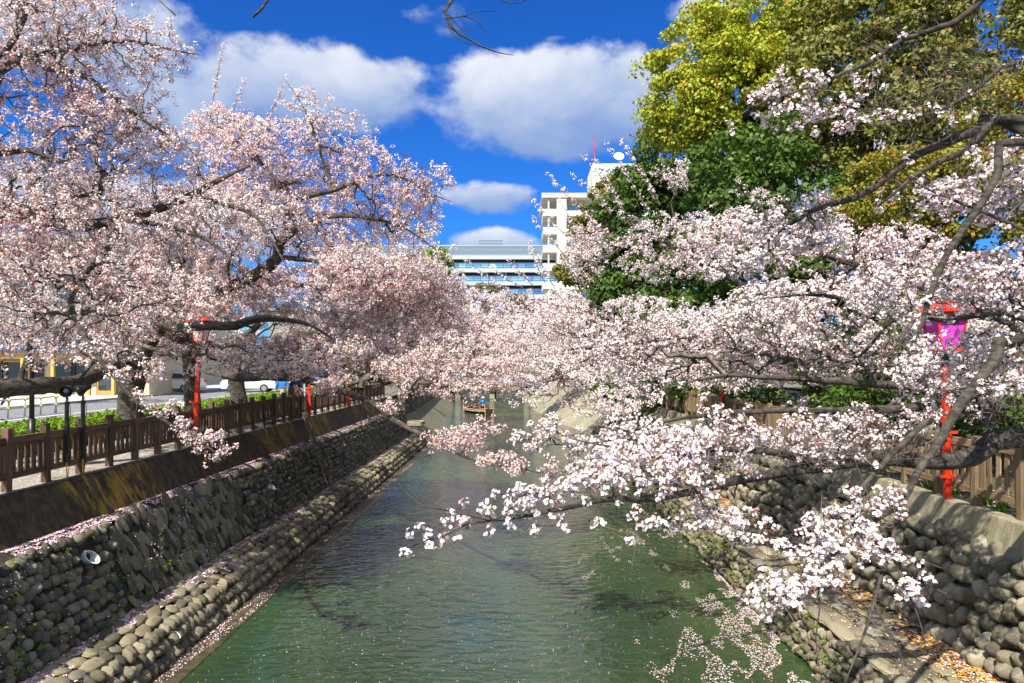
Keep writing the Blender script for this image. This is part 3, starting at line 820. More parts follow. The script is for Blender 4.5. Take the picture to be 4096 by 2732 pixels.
TRI = [0]
def cherry(label, limbs, ells, npts, seed, base=None, bf=0.25, dens=2.0, nper=8, crad=0.07, fsize=0.045, real=False, leafy_frac=0.35,
           white=(0.86, 0.76, 0.78), pinkish=(0.80, 0.55, 0.60), bare=-0.55, shoots=(), mask_lo=-0.35, bark='bark', rthr=0.017, group=None, tipr=0.004, split=False, trunk_sides=14, minflower=None, redcol=(0.42, 0.10, 0.05), limbfl=0, tri=False, extra=()):
    """limbs: list of (points, radii); the first is the trunk. ells: crown volumes (px, py, Y, rx, ry, rz)"""
    r = np.random.RandomState(seed)
    LP = []
    for pts, rad in [l[:2] for l in limbs]:
        pp, rr_ = catmull(pts, rad); pp = pp + np.stack([hashn(pp, 1.7, seed + 11 + i) for i in range(3)], 1) * 0.05 * np.linspace(0, 1, len(pp))[:, None]
        LP.append((pp, rr_))
    b0 = LP[0][0][0]
    root = empty('cherry_tree', tuple(b0), label, 'cherry tree', group)
    lf = []
    for i, (pp, rr_) in enumerate(LP):
        if limbfl and i and (len(limbs[i]) < 3):
            for kf_ in range(limbfl):
                sel = (rr_ < .030) & (r.rand(len(pp)) < .62); lf.append(pp[sel] + r.normal(0, .045, (sel.sum(), 3)) + r.uniform(-.12, .12, (1, 3)) * 0)
        flare = rr_.copy()
        if i == 0:
            h = pp[:, 2] - pp[0, 2]; flare = rr_ * (1 + 0.6 * np.exp(-h / 0.25))
        me = limb_mesh('trunk' if i == 0 else 'limb', pp, flare, trunk_sides if rr_.max() > .12 else 7, seed * 7 + i)
        inpl(link('trunk' if i == 0 else 'limb', me, M[bark]), root)
    basep = np.concatenate([pp[(1 if i else len(pp) // 2):] for i, (pp, _) in enumerate(LP)])
    bpath = np.linalg.norm(basep - b0, axis=1)
    pts = ell_points(ells, npts, r, mask_lo=mask_lo, seed=seed)
    if extra:
        ex = []
        for sx, sy, Y, rd, n_ in extra:
            u = r.normal(size=(n_, 3)); u /= np.linalg.norm(u, axis=1, keepdims=True); ex.append(np.array(P(sx, sy, Y)[:]) + u * rd * r.uniform(.2, 1, (n_, 1)) * np.array([1, 1, .75]))
        ex = np.concatenate(ex); pts = np.concatenate([pts, ex]); npts += len(ex)
    parent, order, path = bmst(basep, bpath * 0.5, pts, bf)
    nb = len(basep); allp = np.concatenate([basep, pts])
    e = 2.02; acc = np.zeros(nb + npts)
    for j in reversed(order):
        if acc[nb + j] == 0: acc[nb + j] = tipr ** e
        acc[parent[j]] += acc[nb + j] + (tipr * 0.35) ** e
    rad = acc ** (1 / e)
    A = allp[parent]; B = pts; rb = rad[nb:]; 
    rpar = np.where(parent < nb, np.minimum(rad[parent], rb * 1.6), rad[parent]); ra = np.minimum(rpar, rb * 1.5)
    # bend each link a little
    mid = (A + B) / 2 + r.normal(0, .07, (npts, 3)) * np.linalg.norm(B - A, axis=1, keepdims=True); rm = (ra + rb) / 2
    SA = [A, mid]; SB = [mid, B]; SR = [ra, rm]; SQ = [rm, rb]
    E = np.array(SA[0]); L = np.linalg.norm(B - A, axis=1)
    thin = rb < rthr
    # flower cluster positions along the thin links
    cnt = r.poisson(np.clip(L * dens, 0, 6)) * thin + (r.rand(npts) < 0.75) * (acc[nb:] <= tipr ** e * 1.01)
    fk = hashn(pts, 0.8, seed + 3)
    if extra: fk[-len(ex):] = 9
    cnt = cnt * (fk > bare)
    k = np.repeat(np.arange(npts), cnt); t = r.rand(len(k), 1)
    ctr = A[k] * (1 - t) + B[k] * t
    ax = r.normal(size=(len(k), 3)); ax[:, 2] += 0.1; ax /= np.linalg.norm(ax, axis=1, keepdims=True)
    spur = r.uniform(.02, .11, (len(k), 1)); cc = ctr + ax * spur
    RA_, RB_ = [ctr], [cc]
    if lf:
        lf = np.concatenate(lf); cc = np.concatenate([cc, lf]); ax = np.concatenate([ax, r.normal(size=lf.shape)])
    # long young shoots
    for s0, s1, rr0 in shoots:
        sp, sr = catmull([s0, (np.array(s0) + np.array(s1)) / 2 + r.normal(0, .06, 3), s1], [rr0, rr0 * .6, .003], 0.15)
        SA.append(sp[:-1]); SB.append(sp[1:]); SR.append(sr[:-1]); SQ.append(sr[1:])
        kk = np.repeat(sp[2:], 2, axis=0); kk = kk[r.rand(len(kk)) < .75]; kk = kk + r.normal(0, .03, kk.shape)
        cc = np.concatenate([cc, kk]); ax = np.concatenate([ax, r.normal(size=kk.shape)])
    # bare twiglets
    nt = npts // 3; k2 = r.randint(0, npts, nt); t = r.rand(nt, 1); a0 = A[k2] * (1 - t) + B[k2] * t
    RA_.append(a0); RB_.append(a0 + r.normal(0, .13, (nt, 3)))
    SA, SB = np.concatenate(SA), np.concatenate(SB); SR, SQ = np.concatenate(SR), np.concatenate(SQ)
    tn_ = (SQ < tipr * 1.5) & (SA[:, 1] > 9); RA_.append(SA[tn_]); RB_.append(SB[tn_]); SA, SB, SR, SQ = SA[~tn_], SB[~tn_], SR[~tn_], SQ[~tn_]
    depth = SB[:, 1]
    floor_r = np.clip(depth, 3, 60) * 0.00022          # hair-thin tips keep at least a fifth of a millimetre per metre
    SR = np.maximum(SR, floor_r); SQ = np.maximum(SQ, floor_r * .8)
    V, Fq = prisms(SA, SB, SR, SQ, 3)
    RA_, RB_ = np.concatenate(RA_), np.concatenate(RB_); wd = np.maximum(.003, RA_[:, 1] * .00018)[:, None]
    sd_ = np.cross(RB_ - RA_, r.normal(size=RA_.shape)); sd_ /= np.linalg.norm(sd_, axis=1, keepdims=True) + 1e-9
    V2 = np.stack([RA_ - sd_ * wd, RA_ + sd_ * wd, RB_ + sd_ * wd * .6, RB_ - sd_ * wd * .6], 1).reshape(-1, 3)
    F2 = np.arange(len(V2)).reshape(-1, 4) + len(V); V = np.concatenate([V, V2]); Fq = np.concatenate([Fq, F2])
    me = npmesh('twigs', V, Fq, True)
    stuff(inpl(link('twigs', me, M['twig']), root)); TRI[0] += len(Fq) * 2
    V, Fq, col = flowers(cc, ax, nper, crad, fsize, r, real, white, pinkish, leafy_frac, tri=tri, red=redcol)
    me = npmesh('blossoms', V, Fq, False, col=col)
    stuff(inpl(link('blossoms', me, M['blossom']), root)); TRI[0] += len(Fq) * 2
    print('cherry', seed, 'twigs', len(SA), 'clusters', len(cc), 'quads', len(Fq))
    return root
def PP(lst): return [tuple(P(*q)) for q in lst]
PINK = dict(white=(0.93, 0.87, 0.88), pinkish=(0.90, 0.70, 0.73), redcol=(0.56, 0.135, 0.045))
PALE = dict(white=(0.93, 0.87, 0.88), pinkish=(0.90, 0.74, 0.77))
LX = -11.8
# left bank, nearest first
cherry('nearest left cherry tree, its pale pink crown filling the upper left corner', [
    ([(LX - .2, 12, ZL), (LX, 12, 5.0), (-11.0, 12.2, 6.6)], [.38, .33, .26]),
    ([(-11.5, 12.1, 5.6)] + PP([(-60, 893, 12.5), (323, 901, 13), (501, 869, 13.3), (776, 784, 13.8), (881, 727, 14), (1000, 660, 14.2)]), [.22, .14, .11, .095, .07, .05, .02]),
    (PP([(776, 784, 13.8), (1002, 853, 13.8), (1051, 913, 13.6), (1107, 994, 13.4), (1170, 1110, 13.2)]), [.05, .04, .03, .025, .01]),
    (PP([(501, 875, 13.3), (703, 913, 13.2), (833, 962, 13), (962, 1075, 12.8), (1010, 1150, 12.6)]), [.05, .04, .035, .025, .01]),
    ([(-11.0, 12.2, 6.6)] + PP([(0, 283, 12), (178, 275, 12.2), (348, 307, 12.5), (477, 404, 12.7), (614, 501, 13), (695, 533, 13.2)]), [.16, .07, .055, .045, .035, .025, .01]),
    (PP([(-300, 560, 12.2), (0, 614, 12), (105, 602, 12.1), (230, 650, 12.3)]), [.10, .07, .05, .02]),
    (PP([(-150, 330, 12), (24, 202, 12), (97, 80, 12.2), (121, -60, 12.3)]), [.07, .05, .04, .02]),
    (PP([(20, 270, 12), (120, 226, 12.4), (283, 194, 12.7), (520, 160, 13), (700, 205, 13.1), (795, 226, 13.2)]), [.06, .05, .04, .03, .02, .006]),
    (PP([(0, 832, 12.2), (243, 808, 12.4), (348, 776, 12.8), (520, 830, 13)]), [.07, .05, .04, .02]),
    (PP([(501, 885, 13.3), (420, 1010, 12.8), (291, 1164, 12.3), (330, 1330, 11.6), (408, 1455, 11.2), (536, 1593, 11), (612, 1649, 11), (714, 1710, 11), (796, 1761, 11), (908, 1838, 11)]), [.055, .05, .045, .04, .035, .03, .026, .02, .014, .006]),
    (PP([(850, -250, 12), (1010, -60, 12), (1062, 5, 12), (1003, 65, 12)]), [.05, .035, .03, .02], 0),
    ], [(40, 120, 12.5, 2.0, 1.6, 1.3), (500, 170, 13, 1.25, 1.0, .5), (180, 520, 12.5, 1.9, 1.8, 1.0), (620, 560, 13.5, .95, 1.2, .42), (150, 860, 12.6, 2.0, 1.9, .9),
        (780, 880, 13.6, 1.5, 1.4, .75), (300, 1130, 12.6, 2.0, 1.6, .8), (640, 1200, 12.4, 1.2, 1.2, .6), (130, 1330, 12.5, 1.0, 1.0, .35, .6), (300, 400, 13.4, 2.0, 1.0, 1.2), (100, 700, 13.5, 2.0, 1.2, 1.2), (380, 60, 12.8, 1.2, .9, .5), (650, 250, 13.2, .6, .6, .35), (0, 1000, 11.4, 1.2, .8, 1.1), (60, 400, 13.2, 1.6, 1.0, .8, 1.6), (330, 480, 13.0, 1.4, 1.0, .6, 1.3), (680, 640, 13.6, 1.2, 1.0, .7, 1.2), (100, 80, 12.6, 1.4, 1.0, 1.0), (200, 950, 12, 1.6, 1.0, .8), (120, 1400, 12, 1.1, .8, .45), (420, 1330, 12.4, 1.0, .8, .4), (-50, 1250, 11.5, .9, .6, .5), (620, 1640, 11, .35, .25, .18, 1.0), (800, 1750, 11, .35, .25, .2, 1.4)],
    8800, 21, extra=[(640, 1650, 11, .16, 14), (714, 1700, 11, .2, 24), (770, 1740, 11, .2, 26), (840, 1745, 11, .14, 18), (880, 1760, 11, .14, 16), (905, 1800, 11, .15, 22), (850, 1830, 11, .12, 12), (800, 1790, 11, .13, 12), (690, 1620, 11, .15, 14), (560, 1580, 11, .2, 14), (480, 1500, 11.2, .3, 26), (380, 1420, 11.5, .4, 40), (600, 1480, 11.3, .3, 26)], mask_lo=-.8, dens=6.2, limbfl=1, nper=8, crad=.062, fsize=.044, leafy_frac=.42, bare=-.8, real=False, shoots=[(P(700, 60, 13), P(560, -60, 13), .02)], **PINK)
cherry('large old cherry tree with the thickest mossy trunk behind the left fence', [
    (PP([(520, 1745, 20.5), (517, 1600, 20.5), (560, 1450, 20.5), (610, 1330, 20.3)]), [.36, .33, .33, .26]),
    (PP([(600, 1350, 20.3), (720, 1240, 20), (808, 1196, 19.8), (994, 1115, 19.5), (1107, 1035, 19.5), (1110, 985, 19.5), (1164, 930, 19.5), (1261, 881, 19.5), (1374, 865, 19.5), (1512, 873, 19.3), (1617, 913, 19.2), (1720, 985, 19), (1800, 1040, 19)]),
        [.22, .19, .18, .17, .15, .13, .11, .085, .07, .05, .035, .02, .008]),
    (PP([(1140, 950, 19.5), (1160, 820, 19.6), (1334, 760, 19.8), (1495, 703, 20), (1609, 711, 20), (1720, 770, 20), (1810, 810, 20)]), [.09, .08, .07, .05, .04, .02, .008]),
    (PP([(1120, 1030, 19.5), (1293, 1051, 19.3), (1374, 1132, 19), (1480, 1150, 18.8)]), [.08, .06, .04, .015]),
    (PP([(1334, 760, 19.8), (1290, 640, 20), (1269, 558, 20), (1204, 420, 20), (1143, 325, 20)]), [.05, .04, .03, .02, .006]),
    (PP([(1160, 820, 19.6), (1080, 690, 19.8), (960, 600, 20), (850, 480, 20)]), [.07, .05, .035, .015]),
    (PP([(580, 1430, 20.4), (434, 1470, 19.3), (316, 1525, 17.5), (180, 1540, 15.8), (0, 1560, 14.5), (-200, 1570, 13.8)]), [.22, .21, .20, .19, .18, .16]),
    (PP([(80, 1540, 15), (87, 1490, 15), (117, 1404, 15), (135, 1276, 15), (150, 1180, 15)]), [.08, .06, .055, .05, .03]),
    (PP([(143, 1235, 15), (179, 1296, 14.8), (242, 1347, 14.6), (288, 1385, 14.5), (370, 1440, 14.5)]), [.05, .06, .055, .05, .02]),
    (PP([(560, 1440, 20.4), (480, 1300, 20.3), (430, 1150, 20), (380, 1000, 19.8), (420, 880, 19.6)]), [.18, .14, .11, .08, .03]),
    (PP([(620, 1330, 20.3), (660, 1150, 20.5), (760, 980, 20.8), (800, 800, 21), (880, 640, 21)]), [.16, .12, .10, .07, .03]),
    ], [(1130, 680, 20.3, 2.3, 2.3, 1.4), (1500, 740, 20, 1.8, 1.9, 1.15), (1700, 720, 20, .95, .9, .55, 1.3), (1350, 560, 20.3, 1.3, 1.3, .8, 1.2), (1580, 850, 20, 1.5, 1.3, .8, 1.2), (930, 540, 20.5, 1.3, 1.6, .8), (1280, 900, 20, 2.6, 2.2, .9), (1640, 900, 19.6, 1.0, 1.3, .5),
        (800, 1120, 19.5, 2.6, 2.2, 1.3), (480, 900, 19.8, 2.4, 2.1, 1.5), (1500, 1080, 19.5, 1.9, 1.6, .8), (500, 1300, 19, 1.7, 1.4, .6, .6), (1240, 430, 20.2, .8, .8, .55, .5), (1740, 1020, 19.2, .6, .8, .35), (900, 900, 18, 2.2, 1.2, 1.3), (1300, 1120, 18.2, 2.0, 1.2, .8), (650, 1150, 18, 2.0, 1.2, 1.0), (1000, 740, 20, 1.8, 1.5, 1.0), (450, 1400, 16.5, 1.5, 1.0, .5, 1.2), (880, 1430, 17.5, 1.5, 1.0, .42, 1.2), (1180, 1460, 18, 1.4, 1.0, .4, 1.2), (200, 1330, 15.5, 1.3, 1.0, .5), (650, 1500, 17, .9, .7, .2)],
    13500, 22, tri=True, dens=6.2, limbfl=1, nper=8, crad=.085, fsize=.060, leafy_frac=.50, bare=-.62,
    shoots=[(P(1010, 640, 20), P(1105, 420, 20), .03), (P(830, 560, 20), P(893, 185, 20), .03), (P(900, 520, 20), P(975, 310, 20), .02), (P(1060, 470, 20), P(1130, 340, 20), .02)], **PINK)
cherry('dark-trunked cherry tree behind the nearest red lantern pole on the left, with level limbs', [
    (PP([(770, 1702, 24), (765, 1500, 24), (755, 1390, 23.8), (745, 1290, 23.5), (800, 1170, 23.3)]), [.27, .24, .24, .20, .14]),
    ([(-10.9, 23.3, 5.9)] + PP([(640, 1310, 19.5), (720, 1308, 17.4), (836, 1302, 17.1), (944, 1302, 17), (1046, 1275, 17), (1200, 1290, 17.2), (1330, 1350, 17.4)]), [.14, .13, .12, .12, .11, .09, .05, .02]),
    (PP([(745, 1390, 23.8), (765, 1368, 22.8), (867, 1378, 22.3), (969, 1388, 22), (1097, 1398, 21.7), (1240, 1440, 21.3)]), [.12, .12, .11, .09, .06, .02]),
    (PP([(790, 1190, 23.3), (1000, 1130, 23), (1250, 1150, 22.6), (1500, 1180, 22.2), (1700, 1240, 21.8)]), [.13, .11, .09, .06, .02]),
    ], [(950, 1220, 22.5, 2.4, 1.9, 1.0), (1300, 1190, 22, 2.6, 2.0, 1.0), (1640, 1190, 21.8, 2.0, 1.8, .95), (700, 1380, 22, 1.8, 1.8, .5, .7), (1080, 1400, 21.5, 2.2, 1.8, .5), (1420, 1390, 21, 2.0, 1.8, .6), (1780, 1290, 21.4, 1.2, 1.4, .6)],
    6200, 23, tri=True, dens=6.6, limbfl=1, nper=8, crad=.095, fsize=.062, leafy_frac=.62, bare=-.62, **PINK)
cherry('cherry tree farther along the left fence whose long grey bough dips across the canal', [
    (PP([(954, 1668, 27.8), (950, 1560, 27.8), (940, 1480, 27.6), (960, 1380, 27.4), (1040, 1290, 27.2)]), [.36, .30, .26, .2, .12]),
    (PP([(826, 1486, 26.5), (944, 1506, 25.6), (1076, 1506, 24.5), (1182, 1512, 22.5), (1288, 1538, 20.5), (1387, 1566, 19.5), (1498, 1621, 18.4), (1581, 1688, 17.4), (1664, 1726, 16.6), (1741, 1760, 16), (1863, 1820, 15.2), (1960, 1850, 14.6), (2080, 1880, 14.0), (2200, 1900, 13.5), (2320, 1880, 13.2)]),
        [.10, .18, .16, .13, .11, .095, .085, .07, .055, .045, .035, .024, .018, .012, .006]),
    (PP([(950, 1520, 27.7), (1060, 1400, 27), (1250, 1330, 26), (1500, 1330, 25), (1750, 1380, 24)]), [.15, .12, .10, .06, .02]),
    (PP([(1376, 1562, 19.6), (1376, 1527, 19.3), (1344, 1591, 19), (1344, 1655, 18.8), (1376, 1700, 18.7), (1405, 1687, 18.6)]), [.02, .02, .016, .012, .01, .004], 0),
    (PP([(1440, 1590, 19), (1456, 1521, 18.6), (1459, 1617, 18.2), (1478, 1719, 18), (1470, 1790, 18), (1462, 1837, 18)]), [.02, .02, .018, .014, .01, .004], 0),
    (PP([(1459, 1625, 18.2), (1443, 1655, 18), (1443, 1719, 18), (1435, 1800, 18), (1445, 1828, 18)]), [.014, .012, .01, .008, .004], 0),
    (PP([(1443, 1690, 18), (1400, 1712, 17.9), (1340, 1720, 17.8)]), [.01, .008, .004], 0),
    ], [(1250, 1450, 22.5, 2.0, 1.8, .5), (1580, 1440, 21, 1.9, 1.8, .65), (1850, 1400, 20.5, 1.4, 1.7, .6), (1740, 1540, 18.4, 1.1, 1.2, .34), (1820, 1760, 15.4, .75, .7, .26, 2.4), (2010, 1840, 14.4, .65, .5, .18, 2.2), (1990, 1465, 19, 1.1, 1.2, .32, 2.5), (1950, 1535, 18.5, .9, .7, .15, 4), (1720, 1590, 17.4, .5, .7, .15, 1.2), (1400, 1340, 25, 2.6, 2.4, 1.0), (1980, 1390, 22, 1.3, 1.4, .6), (1500, 1510, 20, 1.6, 1.2, .3), (1850, 1480, 20, 1.5, 1.2, .3, 1.3), (1700, 1470, 19, 1.6, 1.2, .5), (1640, 1620, 17.5, .9, .7, .18), (1300, 1550, 19.5, 1.2, .8, .25), (1950, 1700, 15.4, .5, .6, .15)],
    8000, 24, extra=[(1850, 1520, 19, .8, 70), (2000, 1535, 19, .7, 90), (2080, 1860, 13.6, .3, 40), (2200, 1885, 13.4, .3, 36), (2300, 1870, 13.2, .25, 24), (1900, 1560, 18, .4, 40), (1790, 1560, 18, .6, 50)], tri=True, dens=6.4, limbfl=2, nper=8, crad=.085, fsize=.055, leafy_frac=.62, bare=-.62, **PINK)
def simple(label, X, Y, z, ells, n, seed, tr=.28, lean=0.0, **k):
    top = sum(e[2] for e in ells) / len(ells); c = P(ells[0][0], ells[0][1], ells[0][2])
    t = [(X, Y, z), (X + lean * .3, Y, z + 1.4), (X + lean, Y - .2, z + 2.6)]
    L = [(t, [tr, tr * .85, tr * .7])]
    for i, e in enumerate(ells):
        q = P(e[0], e[1], e[2]); L.append(([t[2] if i % 2 else (X + lean * .6, Y - .1, z + 2.0), ((t[2][0] + q.x) / 2, (Y + q.y) / 2, (t[2][2] + q.z) / 2 + .4), (q.x, q.y, q.z)], [tr * .55, tr * .35, .04]))
    return cherry(label, L, ells, n, seed, **k)
far = dict(tri=True, dens=2.89, nper=7, crad=.15, leafy_frac=.22, bare=-.7, tipr=.005, rthr=.03)
simple('pale cherry tree past the second red pole on the left bank', LX, 36, ZL, [(1560, 1130, 36, 2.9, 2.6, 1.9), (1420, 1300, 34, 3.2, 2.6, 1.4), (1700, 1300, 33, 2.4, 2.4, 1.3), (1330, 1080, 36, 2.6, 2.4, 1.6)], 3200, 25, fsize=.10, **far, **PALE)
simple('cherry tree on the left bank above the dark culvert', LX, 47, ZL, [(1720, 1160, 46, 3.0, 2.8, 2.0), (1840, 1320, 44, 3.0, 2.8, 1.7), (1600, 1250, 46, 3.2, 2.8, 2.3), (1650, 1480, 42, 2.5, 2.5, 1.0)], 2800, 26, fsize=.12, **far, **PALE)
simple('hazy pale cherry tree on the left bank beside the boat', -12.5, 66, ZL, [(1900, 1260, 62, 4.2, 3.5, 2.6), (1960, 1420, 60, 4.0, 3.5, 1.7), (1820, 1400, 62, 3.5, 3.5, 2.4)], 2000, 27, fsize=.16, **far, **PALE)
simple('farthest cherry tree beyond the road bridge, left of the vanishing canal', -9, 122, ZL, [(1980, 1330, 120, 7, 4, 4.4), (1850, 1350, 122, 6, 4, 4)], 1500, 28, fsize=.30, tri=True, dens=2.72, nper=8, crad=.3, leafy_frac=.2, tipr=.008, rthr=.05, **PALE)

